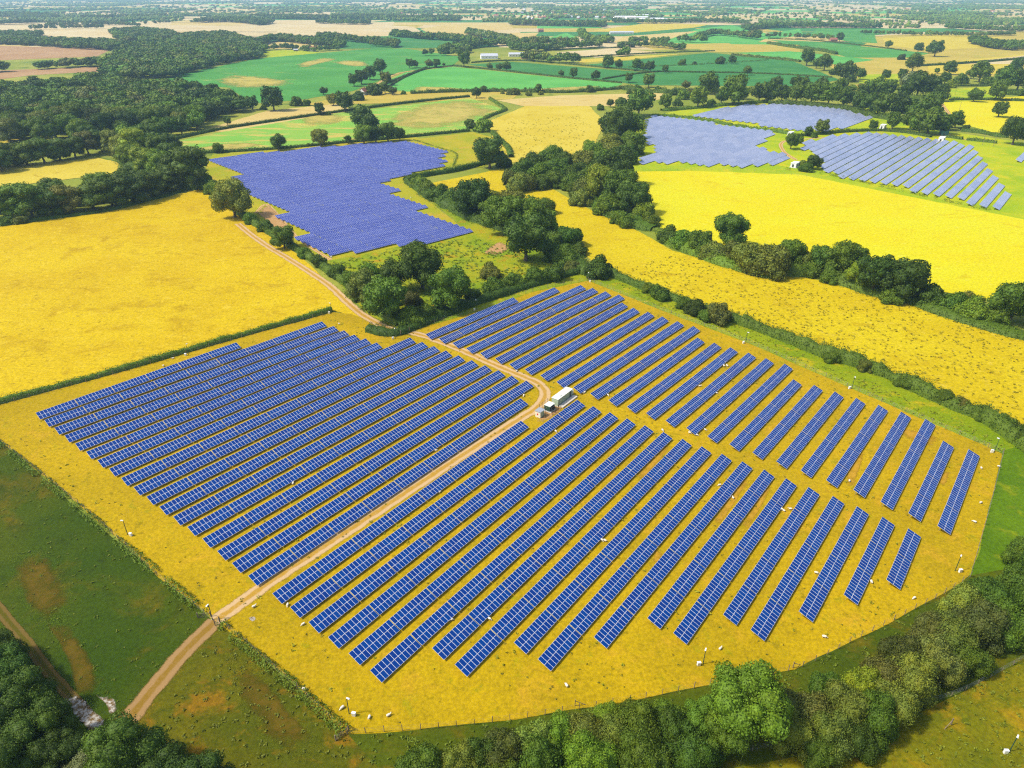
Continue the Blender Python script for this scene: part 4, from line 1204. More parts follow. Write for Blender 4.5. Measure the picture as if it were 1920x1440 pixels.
belt([(1440, 70), (1500, 72), (1560, 76)], 16, 12, 7)
belt([(1150, 42), (1220, 44), (1330, 42), (1400, 46)], 60, 15, 8)
belt([(960, 46), (1040, 48), (1130, 50)], 120, 15, 9)
belt([(480, 34), (600, 36), (700, 36), (860, 38)], 140, 16, 9)
belt([(600, 44), (680, 46), (690, 44)], 60, 14, 8)
belt([(380, 42), (440, 40), (500, 46)], 160, 15, 9)
belt([(160, 36), (220, 34), (310, 32)], 40, 13, 8)
belt([(90, 50), (200, 48), (260, 50)], 16, 12, 8)
belt([(60, 56), (140, 54), (190, 54)], 14, 12, 8)
belt([(0, 30), (50, 32), (90, 36)], 200, 16, 9)
belt([(-60, 48), (0, 46), (60, 44)], 60, 13, 8)
bake('distant_trees', [b[0] for b in belts], [b[1] for b in belts], [b[2] for b in belts], [b[3] for b in belts], T_FAR,
     'tree belts and clumps among the distant fields', 'trees')

far = []
rf = np.random.default_rng(31)
for q, k, D in far_cells:
    w = abs(q[1][0] - q[0][0]); big = D > 4200
    def add(x, y, s=1.0):
        pxl, pyl, _ = proj((x, y, 0))
        if pxl < -250 or pxl > 2170: return
        r = rf.uniform(5.5, 9.5) * s
        far.append((Vector((x, y, 0)), r * (2.2 if big else 1.0), r * rf.uniform(0.75, 1.05), tint(WOOD_K[int(rf.integers(10))])))
    sp = 30 if big else 13
    if k == 5:
        nx = max(2, int(w / sp)); ny = max(2, int(abs(q[3][1] - q[0][1]) / (sp * 1.6)))
        for i in range(nx):
            for j in range(ny):
                u, v = (i + rf.uniform(0, 1)) / nx, (j + rf.uniform(0, 1)) / ny
                add(q[0][0] + (q[1][0] - q[0][0]) * u + (q[3][0] - q[0][0]) * v, q[0][1] + (q[3][1] - q[0][1]) * v)
    for (a, b) in ((0, 1), (0, 3)):
        if rf.random() < 0.8:
            L = math.dist(q[a][:2], q[b][:2]); n = int(L / sp)
            dens = rf.uniform(0.25, 0.85)
            for i in range(n):
                if rf.random() < dens:
                    t = (i + rf.uniform(-.4, .4)) / n
                    add(q[a][0] + (q[b][0] - q[a][0]) * t + rf.uniform(-4, 4), q[a][1] + (q[b][1] - q[a][1]) * t + rf.uniform(-5, 5))
traced = [(-60, 46), (330, 46), (500, 36), (780, 40), (960, 42), (1200, 42), (1330, 44), (1400, 46), (1520, 52), (1980, 56), (2100, 400), (-200, 400)]
tp = [at(*p) for p in traced]
far = [f for f in far if not inside(tp, f[0])]
bake('far_woodland', [f[0] for f in far], [f[1] for f in far], [f[2] for f in far], [f[3] for f in far], T_LOW,
     'hazy woods and hedgerow trees towards the horizon', 'trees')
print('far trees', len(far), 'belts', len(belts), 'wood', len(rest))

# ------------------------------------------------------------------ hedges
def hedge(px, w, h, label, k=0, leaf=0.35, dens=9.0, gaps=0.0, lumps=0.3, group=None, name='hedge'):
    rng = np.random.default_rng(int(px[0][0] * 7 + px[0][1]) % 99991)
    L = smooth_line([at(*p) for p in px], 1.0 if w < 6 and px[0][1] > 500 else 3.0)
    P = np.array([p[:] for p in L]); seg = np.linalg.norm(np.diff(P, axis=0), axis=1)
    S = np.concatenate([[0], np.cumsum(seg)]); tot = S[-1]
    D = np.gradient(P, axis=0); D /= np.linalg.norm(D, axis=1)[:, None] + 1e-9
    NN = np.stack([D[:, 1], -D[:, 0], np.zeros(len(D))], 1)
    ph = rng.uniform(0, 100)
    def hf(s):
        a = 0.0
        for f_, am in ((0.09, 1.0), (0.23, 0.7), (0.6, 0.5)):
            a = a + am * np.sin(s * f_ * 2 * math.pi / 3.0 + ph * f_ * 7 + 1.7 * np.sin(s * f_ + ph))
        return 1 + lumps * a / 2.2
    n = int(tot * (w + 2 * h) * dens)
    s = rng.uniform(0, tot, n)
    if gaps:
        s = s[(np.sin(s * 0.31 + ph) + np.sin(s * 0.83 + 2 * ph)) * 0.5 > -1 + 2 * gaps]
        n = len(s)
    i = np.clip(np.searchsorted(S, s) - 1, 0, len(P) - 2)
    t = (s - S[i]) / np.maximum(seg[i], 1e-6)
    c = P[i] + (P[i + 1] - P[i]) * t[:, None]; nn = NN[i]
    ph_ = rng.uniform(-0.05, math.pi + 0.05, n)
    k_ = hf(s)
    rad = rng.uniform(0.72, 1.08, n) + 0.12 * np.sin(s * 2.1 + ph_ * 3)
    y = np.cos(ph_) * w / 2 * np.sqrt(k_.clip(0.15)) * rad; z = np.abs(np.sin(ph_)) ** 0.6 * h * k_.clip(0.15) * rad
    pos = c + nn * y[:, None]; pos[:, 2] = z
    out = nn * np.cos(ph_)[:, None]; out[:, 2] = np.abs(np.sin(ph_)) + 0.25
    lv = leaf_quads(pos, out, leaf, rng, 0.6)
    quads = np.arange(len(lv)).reshape(-1, 4)
    Vs, Fs = [lv], [quads]
    if not gaps:
        m = 7; off = len(lv); kk = hf(S).clip(0.15)
        ring = []
        for a in np.linspace(0, math.pi, m):
            q = P + NN * (math.cos(a) * w / 2 * 0.82 * np.sqrt(kk))[:, None]
            q[:, 2] = math.sin(a) ** 0.6 * h * 0.82 * kk if a > 0 else 0
            ring.append(q)
        R = np.stack(ring, 1).reshape(-1, 3)
        f = []
        for a in range(len(P) - 1):
            for b in range(m - 1):
                f.append((off + a * m + b, off + a * m + b + 1, off + (a + 1) * m + b + 1, off + (a + 1) * m + b))
        Vs.append(R); Fs.append(np.array(f))
    me = mesh_np(name, np.concatenate(Vs), Fs, M_LEAF)
    o = link(name, me); o.color = tint(k, 0.05)
    return tag(o, label, 'hedge', group)

hedge([(-120, 797), (0, 757), (100, 730), (200, 703), (310, 672), (420, 640), (520, 612), (622, 584)], 2.6, 2.2, 'thin clipped hedge between the big yellow meadow and the solar panels', 1, 0.34, 12)
hedge([(1124, 508), (1147, 517), (1217, 546), (1317, 581), (1390, 607)], 4.6, 3.2, 'far bushy end of the long hedge behind the upper block', 0, 0.5, 5, lumps=0.45)
hedge([(1390, 607), (1480, 641), (1547, 668), (1613, 687), (1680, 714), (1780, 762), (1847, 788), (1913, 834), (1990, 880)], 5.6, 4.0, 'thick near half of the long hedge behind the upper block', 0, 0.5, 5, lumps=0.42)
hedge([(-90, 765), (0, 834), (60, 882), (130, 940), (200, 998), (260, 1048), (320, 1098), (382, 1152)], 2.2, 1.3, 'sparse young hedge along the dark field left of the panels', 1, 0.38, 11, gaps=0.24, lumps=0.4)
hedge([(416, 1172), (440, 1198), (500, 1248), (560, 1298), (610, 1342), (650, 1378)], 2.4, 1.6, 'sparse young hedge running down from the near gate', 1, 0.38, 12, gaps=0.16, lumps=0.4)
hedge([(384, 348), (428, 386), (476, 420), (530, 453), (576, 482), (622, 514), (662, 542)], 4.4, 3.2, 'hedge between the dirt track and the large middle array', 0, 0.5, 4.5, lumps=0.5)
hedge([(690, 620), (740, 628), (800, 606), (880, 574), (960, 548), (1040, 524), (1104, 506)], 5.0, 3.0, 'dark hedge behind the upper end of the panel rows', 5, 0.5, 5, lumps=0.35)
hedge([(760, 340), (800, 330), (850, 322), (900, 310), (940, 300)], 5.0, 3.4, 'dark hedge curving right of the large middle array', 5, 0.7, 3, lumps=0.2)
hedge([(764, 342), (790, 360), (830, 380), (870, 404)], 6.0, 3.6, 'lower arm of the dark corner hedge right of the middle array', 0, 0.7, 3, lumps=0.3)
hedge([(330, 290), (410, 286), (520, 280), (650, 268), (760, 258), (880, 246)], 4.0, 2.6, 'long trimmed hedge behind the large middle array', 5, 0.9, 1.6, lumps=0.12)
hedge([(300, 268), (400, 246), (500, 230), (640, 210), (760, 194), (880, 182)], 4.2, 2.8, 'long trimmed hedge above the green and straw field', 5, 0.9, 1.6, lumps=0.12)
hedge([(918, 186), (945, 204), (946, 208), (920, 218), (902, 228), (896, 238)], 4.0, 2.8, 'curving hedge round the right end of the green and straw field', 1, 0.9, 1.6, lumps=0.2)
hedge([(924, 250), (935, 262), (952, 278), (958, 296)], 5.0, 3.0, 'bushy hedge between the small paddock and the pale field', 1, 0.8, 2, lumps=0.4)
hedge([(775, 263), (830, 280), (856, 290), (850, 312)], 1.6, 1.2, 'low thin hedge round the small paddock', 1, 0.6, 3, gaps=0.2)
hedge([(636, 190), (660, 182), (700, 166), (740, 152), (800, 128)], 4.0, 3.0, 'hedge beside the lane below the big green field', 5, 1.0, 1.4, lumps=0.2)
hedge([(725, 166), (760, 145), (800, 130), (850, 124)], 3.0, 2.2, 'low hedge on the near side of the lane', 5, 1.0, 1.4, lumps=0.2)
hedge([(770, 176), (850, 173), (960, 172), (1060, 174), (1150, 168), (1180, 166)], 6.0, 4.0, 'ragged hedge under the bright green field', 0, 1.2, 1.4, lumps=0.45)
hedge([(850, 124), (930, 132), (1040, 144), (1120, 152), (1165, 156)], 3.4, 2.4, 'dark hedge between the two green crops', 5, 1.2, 1.2, lumps=0.15)
hedge([(884, 118), (970, 114), (1100, 124), (1220, 136)], 3.4, 2.4, 'hedge above the dark green strip', 5, 1.2, 1.2, lumps=0.15)
hedge([(1130, 149), (1220, 136), (1300, 136), (1440, 139), (1560, 146)], 3.2, 2.2, 'thin hedge dividing the dark green crop', 5, 1.2, 1.2, lumps=0.15)
hedge([(1170, 127), (1300, 122), (1400, 116), (1440, 113)], 3.0, 2.0, 'broken hedge across the upper dark green crop', 0, 1.2, 1.0, gaps=0.25)
hedge([(1040, 112), (1120, 106), (1230, 100), (1340, 96)], 3.4, 2.4, 'hedge under the pale stubble field', 5, 1.3, 1.0, lumps=0.2)
hedge([(1020, 94), (1100, 92), (1150, 90), (1190, 88)], 3.4, 2.4, 'hedge above the pale stubble field', 5, 1.3, 1.0, lumps=0.2)
hedge([(1372, 104), (1440, 110), (1500, 116)], 8, 4, 'bushy hedge slanting over the light green crop', 0, 1.4, 1.0, lumps=0.5)
hedge([(1440, 82), (1490, 90), (1540, 96), (1568, 102)], 10, 5, 'overgrown hedge slanting between ochre and green fields', 0, 1.4, 1.0, lumps=0.5)
hedge([(1440, 73), (1520, 76), (1620, 86), (1700, 96)], 3.4, 2.4, 'long thin hedge above the curved green crop', 5, 1.4, 1.0, lumps=0.25)
hedge([(1728, 124), (1800, 120), (1880, 114), (1960, 106)], 6, 3.4, 'dark hedge sweeping under the pale field at the right', 5, 1.2, 1.2, lumps=0.2)
hedge([(1222, 218), (1290, 222), (1360, 234), (1440, 246), (1480, 252)], 5.0, 2.6, 'leafy hedge between the two upper pale arrays', 1, 0.8, 2, lumps=0.45)
hedge([(1480, 258), (1560, 250), (1640, 246), (1700, 250), (1745, 258)], 5.0, 2.8, 'hedge arching above the stepped right-hand array', 5, 0.8, 2, lumps=0.25)
hedge([(1774, 258), (1790, 260), (1804, 262)], 4.5, 2.6, 'short clipped hedge beside the gravel turning', 0, 0.8, 2.4, lumps=0.1)
hedge([(1812, 263), (1840, 266), (1868, 269)], 4.5, 2.6, 'short clipped hedge right of the gravel turning', 0, 0.8, 2.4, lumps=0.1)
hedge([(1802, 246), (1840, 250), (1870, 256), (1890, 258)], 7, 3.0, 'broad hedge in front of the bright hay field at the right', 0, 0.8, 2, lumps=0.3)
hedge([(1780, 188), (1850, 188), (1920, 190), (2000, 194)], 5, 3, 'hedge behind the lone oak at the right', 5, 1.0, 1.5, lumps=0.25)
hedge([(1748, 163), (1800, 162), (1850, 162)], 5, 3, 'hedge along the top of the green paddock', 5, 1.0, 1.5, lumps=0.25)
hedge([(1184, 300), (1196, 278), (1206, 250), (1214, 226)], 4, 2.4, 'young scrubby hedge up the left side of the pale array', 1, 0.7, 2.5, gaps=0.2, lumps=0.4)
hedge([(1470, 318), (1560, 330), (1640, 348), (1720, 366), (1800, 384), (1860, 396)], 3, 1.6, 'scattered low shrubs below the stepped right-hand array', 1, 0.6, 2.4, gaps=0.46, lumps=0.5)
hedge([(1230, 432), (1270, 448), (1320, 470)], 7, 2.2, 'low reedy strip between stream belt and bright hay field', 1, 0.6, 3, lumps=0.3)
hedge([(1700, 560), (1780, 590), (1860, 616), (1950, 640)], 12, 3.0, 'broad bramble strip at the right between the yellow meadows', 0, 0.6, 3, lumps=0.4)
hedge([(0, 424), (100, 410), (200, 396), (300, 370), (350, 356)], 5, 2.0, 'low undergrowth along the big yellow meadow treeline', 5, 0.6, 3, lumps=0.4)

hedge([(1170, 168), (1240, 174), (1300, 172), (1380, 172), (1460, 170), (1540, 172), (1600, 168)], 14, 5.0, 'scrubby belt under the dark green crops', 0, 1.1, 1.5, lumps=0.5)
hedge([(1440, 196), (1520, 200), (1590, 208), (1640, 220), (1700, 230), (1770, 246)], 10, 5.5, 'undergrowth of the oak belt above the oval array', 5, 1.0, 1.6, lumps=0.4)
hedge([(1240, 208), (1300, 204), (1380, 196), (1440, 192)], 8, 3.0, 'scrub along the top of the oval array', 1, 1.0, 1.6, lumps=0.5)
hedge([(1640, 186), (1700, 186), (1760, 190)], 14, 5.0, 'undergrowth among the oaks at the upper right', 0, 1.1, 1.5, lumps=0.4)
hedge([(1860, 176), (1920, 178), (1990, 182)], 16, 6.0, 'undergrowth of the wood at the right edge', 0, 1.1, 1.5, lumps=0.4)

for q, w_, h_, lab, kk in (([(1196, 222), (1164, 262), (1150, 305), (1128, 340), (1100, 362)], 16, 5.0, 'thick undergrowth of the upper stream belt', 0),
                           ([(1104, 360), (1130, 388), (1180, 418), (1226, 430)], 16, 4.5, 'thick undergrowth of the lower stream belt', 0),
                           ([(1080, 315), (1030, 312), (985, 336), (960, 350)], 14, 4.0, 'willow undergrowth beside the pale field', 1),
                           ([(1252, 452), (1330, 482), (1400, 506), (1450, 514)], 14, 4.0, 'left stretch of undergrowth between the yellow meadows', 1),
                           ([(1450, 512), (1540, 514), (1600, 536), (1650, 552), (1730, 566)], 14, 5.0, 'right stretch of undergrowth between the yellow meadows', 0),
                           ([(802, 362), (880, 402), (950, 428), (1010, 436)], 18, 5.0, 'undergrowth of the scrub belt left of the dark oak', 0),
                           ([(1010, 436), (1060, 470), (1090, 505), (1120, 514)], 11, 3.6, 'undergrowth of the scrub belt below the dark oak', 0),
                           ([(664, 540), (712, 584), (756, 608)], 8, 4.0, 'undergrowth along the track side of the copse', 0),
                           ([(740, 612), (800, 596), (870, 572)], 9, 3.4, 'undergrowth along the fence side of the copse', 5),
                           ([(380, 352), (330, 345), (270, 322), (240, 300)], 18, 5.0, 'undergrowth in the leafy corner left of the middle array', 0),
                           ([(0, 400), (110, 390), (210, 376), (310, 350)], 9, 6.0, 'tall hedge inside the tree line behind the big yellow meadow', 0)):
    hedge(q, w_, h_, lab, kk, 0.6, 3.2, lumps=0.5)

# ------------------------------------------------------------------ fences, gates, poles
ME_POST = None
def fence(px, label, gap=3.2, h=1.9, name='wire_fence'):
    global ME_POST
    if ME_POST is None:
        m = MB(); m.box((0, 0, 0.95), (0.10, 0.10, 2.1)); m.box((0, 0, 2.02), (0.06, 0.06, 0.05))
        ME_POST = m.mesh('post', M_WOOD)
    L = smooth_line([at(*p) for p in px], 0.4)
    S = [0.0]
    for a, b in zip(L, L[1:]): S.append(S[-1] + (b - a).length)
    n = max(2, min(290, int(S[-1] / gap)))
    P = []
    j = 0
    for i in range(n + 1):
        s = S[-1] * i / n
        while j < len(S) - 2 and S[j + 1] < s: j += 1
        P.append(L[j].lerp(L[j + 1], min(1, (s - S[j]) / max(1e-6, S[j + 1] - S[j]))))
    root = empty(name, P[0]); tag(root, label, 'fence')
    for p in P:
        o = link('post', ME_POST, root); o.location = p - P[0]
        o.scale = (1, 1, h / 2.0 * RNG.uniform(0.94, 1.06)); o.rotation_euler = (RNG.normal(0, 0.03), RNG.normal(0, 0.03), RNG.uniform(0, 3))
    m = MB()
    for z in (0.15, 0.5, 0.9, 1.3, 1.7):
        for a, b in zip(P, P[1:]):
            m.bar(a - P[0] + Vector((0, 0, z)), b - P[0] + Vector((0, 0, z)), 0.007, n=3)
    w = m.build('wire', M_STEEL, root); w['kind'] = 'stuff'

fence([(1103, 527), (1240, 583), (1400, 643), (1597, 730), (1740, 792), (1880, 852)], 'deer fence of slim posts on the far right side of the farm', 4.0)
fence([(1880, 852), (1855, 950), (1818, 1083)], 'post and wire fence down the right end of the farm')
fence([(1818, 1083), (1760, 1120), (1600, 1202), (1490, 1256), (1330, 1286)], 'post and wire fence at the lower right above the scrub')
fence([(1330, 1286), (1200, 1312), (1000, 1345), (850, 1364), (652, 1378)], 'post and wire fence along the bottom of the farm')
fence([(640, 1368), (530, 1268), (440, 1190), (412, 1168)], 'post and wire fence beside the young hedge below the near gate')
fence([(384, 1152), (300, 1085), (200, 992), (100, 908), (0, 830)], 'post and wire fence beside the dark field at the left', 3.6)
fence([(0, 762), (200, 707), (420, 644), (622, 588)], 'post and wire fence in front of the thin clipped hedge', 4.0)
fence([(760, 618), (800, 611), (900, 584), (1000, 547), (1100, 527)], 'post and wire fence behind the upper end of the rows', 4.0)
fence([(1230, 1440), (1500, 1392), (1620, 1360), (1700, 1330), (1800, 1300), (1920, 1236)], 'low stock fence crossing the rough grass in the lower right corner', 3.4, 1.3)
fence([(1180, 322), (1280, 320), (1400, 321), (1540, 335)], 'thin stock fence under the pale array by the stream', 5.0, 1.4)

def stay(px, label, d):
    p = at(*px); r = empty('fence_strut', p); tag(r, label, 'fence strut')
    m = MB(); m.box((0, 0, 0.95), (0.13, 0.13, 2.0)); m.build('post', M_WOOD, r)
    m = MB(); m.bar((0, 0, 1.6), (d[0], d[1], 0.05), 0.055, n=6); m.build('brace', M_WOOD, r)
stay((1078, 1325), 'braced strainer post midway along the bottom fence', (2.2, 0.3))
stay((1486, 1254), 'braced strainer post beside the near oak', (2.0, 0.9))
stay((1782, 1360), 'braced strainer post in the lower right corner', (-1.8, -1.0))

def gate(a, b, label, h=1.35, mat=M_STEEL, bars=5):
    a, b = at(*a), at(*b)
    d = b - a; L = d.length
    r = empty('field_gate', a, math.atan2(d.y, d.x)); tag(r, label, 'gate')
    for x in (0, L):
        m = MB(); m.box((x, 0, h * 0.6), (0.18, 0.18, h * 1.25)); m.build('gatepost', M_WOOD, r)
    for k in range(bars):
        m = MB(); z = 0.25 + k * (h - 0.3) / (bars - 1)
        m.bar((0.12, 0, z), (L - 0.12, 0, z), 0.03, n=6); m.build('rail', mat, r)
    m = MB(); m.bar((0.15, 0.03, 0.25), (L - 0.2, 0.03, h - 0.05), 0.025, n=6); m.build('brace', mat, r)
gate((372, 1160), (396, 1157), 'grey railed fence panel left of the near gate', 1.4, M_WOOD, 4)
gate((404, 1174), (414, 1170), 'half open metal gate on the track by the young hedge', 1.7)
gate((630, 1390), (654, 1372), 'old timber gate at the bottom corner of the farm', 1.4, M_WOOD, 4)
gate((752, 630), (768, 624), 'dark double gate where the track enters from the copse', 2.0, M_DARK, 4)
gate((766, 602), (784, 612), 'galvanised gate on the grass beside the copse', 1.5)

def cctv(px, label, box=True, side=1, h=4.6):
    p = at(*px)
    r = empty('camera_pole', p, RNG.uniform(0, 6)); tag(r, label, 'camera pole')
    m = MB(); m.bar((0, 0, 0), (0, 0, h), 0.09, 0.07, 8); m.build('pole', M_DKGREEN, r)
    m = MB(); m.box((0.28, 0, h + 0.02), (0.62, 0.22, 0.2)); m.box((0.5, 0, h - 0.02), (0.3, 0.3, 0.06)); m.bar((0, 0, h - 0.1), (0.2, 0, h), 0.05, n=6); m.build('security_camera', M_WHITE, r)
    m = MB(); m.box((0, 0, 0.06), (0.6, 0.6, 0.14)); m.build('footing', M_CONC, r)
    if box:
        q = p + Vector((0.95 * side, -0.35, 0))
        c = empty('cabinet', q, RNG.uniform(-.5, .5)); c.scale = (0.8, 0.8, 0.8); tag(c, 'white cabinet by the ' + label.replace('dark green ', ''), 'cabinet', 'control cabinets at the camera poles')
        m = MB(); m.box((0, 0, 0.72), (0.85, 0.5, 1.2)); m.box((0, 0, 1.34), (0.95, 0.6, 0.06)); m.build('cabinet_body', M_WHITE, c)
        m = MB(); m.box((0, -0.262, 0.72), (0.74, 0.02, 1.05)); m.box((0.28, -0.285, 0.75), (0.04, 0.03, 0.16)); m.build('cabinet_door', M_CREAM, c)
        m = MB(); m.box((0, 0, 0.06), (1.5, 1.1, 0.14)); m.build('plinth', M_CONC, c)
cctv((240, 1004), 'dark green camera pole on the grass left of the panel rows')
cctv((655, 1340), 'dark green camera pole in the bottom corner of the pasture')
cctv((1790, 1072), 'dark green camera pole at the lower right corner of the farm')
cctv((1318, 1246), 'dark green camera pole behind the big oak', True, -1)
cctv((1864, 848), 'dark green camera pole at the right tip of the farm', True, -1)
cctv((1102, 529), 'dark green camera pole at the far tip of the upper block')
cctv((894, 582), 'dark green camera pole behind the shortest upper rows', True, -1)
cctv((354, 667), 'dark green camera pole against the thin clipped hedge', True, -1)
cctv((622, 588), 'dark green camera pole at the end of the thin clipped hedge', True, -1)
cctv((1398, 644), 'dark green camera pole midway along the far fence', True, -1)
cctv((1597, 729), 'dark green camera pole on the far fence towards the right', True, -1)
cctv((399, 1163), 'dark green camera pole at the near gate', False)
cctv((1892, 1410), 'dark green camera pole in the rough grass of the lower right corner', True, -1)
cctv((742, 636), 'dark green camera pole by the far gate', True, -1)
cctv((618, 484), 'dark green camera pole at the near corner of the middle array')
cctv((772, 384), 'dark green camera pole right of the middle array')

# wooden pallet and odd stones by the near gate
p = at(435, 1180); r = empty('pallet', p, 0.5); tag(r, 'bleached wooden pallet lying by the young hedge at the near gate', 'pallet')
for k in range(6):
    m = MB(); m.box((0, -0.6 + k * 0.24, 0.17), (1.3, 0.17, 0.03)); m.build('board', M_DRY, r)
for k in (-0.55, 0, 0.55):
    m = MB(); m.box((k, 0, 0.08), (0.12, 1.4, 0.14)); m.build('bearer', M_DRY, r)

M_PALE = simple('pale_grey_green_paint', (0.56, 0.58, 0.49, 1), 0.5, grain=0.12, gscale=2)
# ------------------------------------------------------------------ transformer compound
d = (at(1064, 737) - at(1037, 757)); d.normalize(); rz = math.atan2(d.y, d.x); nr = Vector((d.y, -d.x, 0))
p0 = at(1040, 762)
r = empty('container', p0, rz); tag(r, 'long sage green inverter container with a white roof', 'container')
LC, WC, HC = 8.6, 2.4, 2.35
m = MB()
m.box((LC / 2, 0, 0.45 + HC / 2), (LC, WC, HC)); 
for k in range(17):
    m.box((0.3 + k * (LC - 0.6) / 16, -WC / 2 - 0.02, 0.5 + HC / 2), (0.22, 0.05, HC - 0.3))
    m.box((0.3 + k * (LC - 0.6) / 16, WC / 2 + 0.02, 0.5 + HC / 2), (0.22, 0.05, HC - 0.3))
m.build('container_body', M_SAGE, r)
m = MB(); m.box((LC / 2, 0, 0.45 + HC + 0.06), (LC + 0.2, WC + 0.2, 0.12)); m.box((LC * 0.3, 0, 0.45 + HC + 0.2), (1.4, 1.2, 0.16)); m.build('roof', M_PALE, r)
for x in (1.2, LC - 1.4):
    m = MB(); m.box((x, -WC / 2 - 0.07, 1.6), (0.9, 0.05, 2.0)); m.box((x + 0.32, -WC / 2 - 0.11, 1.6), (0.05, 0.04, 0.3), 1); m.build('door', [M_DARK if x > 3 else M_SAGE, M_STEEL], r)
m = MB(); m.box((LC / 2, 0, 0.22), (LC + 0.2, WC + 0.2, 0.46)); m.build('foundation', M_CONC, r)
m = MB(); m.box((LC / 2 + 0.3, -WC / 2 - 1.0, 0.42), (LC, 1.6, 0.5)); m.build('loading_platform', M_CONC, r)
p1 = p0 - d * 3.2
r = empty('transformer', p1, rz); tag(r, 'dark green finned transformer with a white lid beside the container', 'transformer')
m = MB(); m.box((0, 0, 1.35), (2.4, 2.2, 1.7)); m.build('tank', M_DKGREEN, r)
for k in range(8):
    m = MB(); m.box((-0.95 + k * 0.27, -1.32, 1.3), (0.06, 0.42, 1.4)); m.build('cooling_fin', M_DARK, r)
m = MB(); m.box((0.2, 0, 2.3), (2.8, 2.3, 0.16)); m.build('lid', M_PALE, r)
m = MB(); m.box((0, -0.1, 0.25), (3.0, 3.0, 0.5)); m.build('plinth', M_CONC, r)
p2 = at(1012, 781)
r = empty('kiosk', p2, rz); tag(r, 'small cream switchgear kiosk with a red warning sign on its end', 'kiosk')
m = MB(); m.box((0, 0, 1.25), (2.2, 1.9, 2.1)); m.build('kiosk_body', M_CREAM, r)
m = MB(); m.box((0, 0, 2.36), (2.5, 2.2, 0.14)); m.build('roof', M_STEEL, r)
m = MB(); m.box((0.1, -0.97, 1.2), (1.6, 0.05, 1.8)); m.box((0.7, -1.0, 1.2), (0.05, 0.05, 0.25)); m.build('door', M_SAGE, r)
m = MB(); m.box((-1.125, 0.1, 1.35), (0.04, 0.42, 0.6)); m.build('warning_sign', M_RED, r)
m = MB(); m.box((0, 0, 0.1), (3.4, 3.0, 0.22)); m.build('plinth', M_CONC, r)
r = empty('compound_fence', p0, rz); tag(r, 'slim steel post fence around the transformer', 'fence')
m0 = None
for k, (x, y) in enumerate([(-5.2, 2.4), (-3.6, 2.4), (-2.0, 2.4), (-0.4, 2.4), (-5.2, -2.6), (-3.6, -2.6), (-2.0, -2.6), (-0.4, -2.6), (-5.2, 0)]):
    m = MB(); m.box((0, 0, 1.2), (0.09, 0.09, 2.4)); m0 = m0 or m.mesh('post', M_DARK); o = link('post', m0, r); o.location = (x, y, 0)
m = MB()
for y in (2.4, -2.6):
    for z in (0.6, 1.4, 2.2): m.bar((-5.2, y, z), (-0.4, y, z), 0.02, n=4)
o = m.build('rail', M_DARK, r); o['kind'] = 'stuff'
r = empty('inverter_box', p0 + d * (LC + 1.0), rz); tag(r, 'small white box at the far end of the container', 'inverter')
m = MB(); m.box((0, 0, 0.9), (0.9, 1.4, 1.5)); m.build('casing', M_WHITE, r); m = MB(); m.box((0, 0, 0.08), (1.4, 1.9, 0.18)); m.build('plinth', M_CONC, r)

def cabin(px, label, L=8.0, W=3.2, Hh=3.0, rz=0.9, mat=M_WHITE):
    r = empty('cabin', at(*px), rz); tag(r, label, 'cabin')
    m = MB(); m.box((0, 0, 0.3 + Hh / 2), (L, W, Hh)); m.build('cabin_body', mat, r)
    m = MB(); m.box((0, 0, 0.36 + Hh), (L + 0.3, W + 0.3, 0.14)); m.build('roof', mat, r)
    m = MB(); m.box((-L / 2 - 0.03, 0.2, 1.5), (0.06, 1.3, 2.0)); m.box((-1.0, -W / 2 - 0.03, 1.5), (1.3, 0.06, 2.0)); m.build('louvre_door', M_DARK, r)
    m = MB(); m.box((0, 0, 0.14), (L + 1.2, W + 1.4, 0.3)); m.build('base', M_CONC, r)
cabin((1655, 241), 'white equipment cabin on the lawn under the oaks', 9, 4, 3.2)
cabin((1765, 265), 'white equipment cabin at the top of the stepped array', 9, 4, 3.2)
cabin((1490, 313), 'white equipment cabin by the bushes below the pale array', 8, 4, 3.0)
cabin((1482, 254), 'white equipment cabin half hidden between the pale arrays', 7, 3.4, 2.8)
cabin((1769, 254), 'teal shipping container at the edge of the oaks', 7, 3, 3.6, 0.2, M_TEAL)

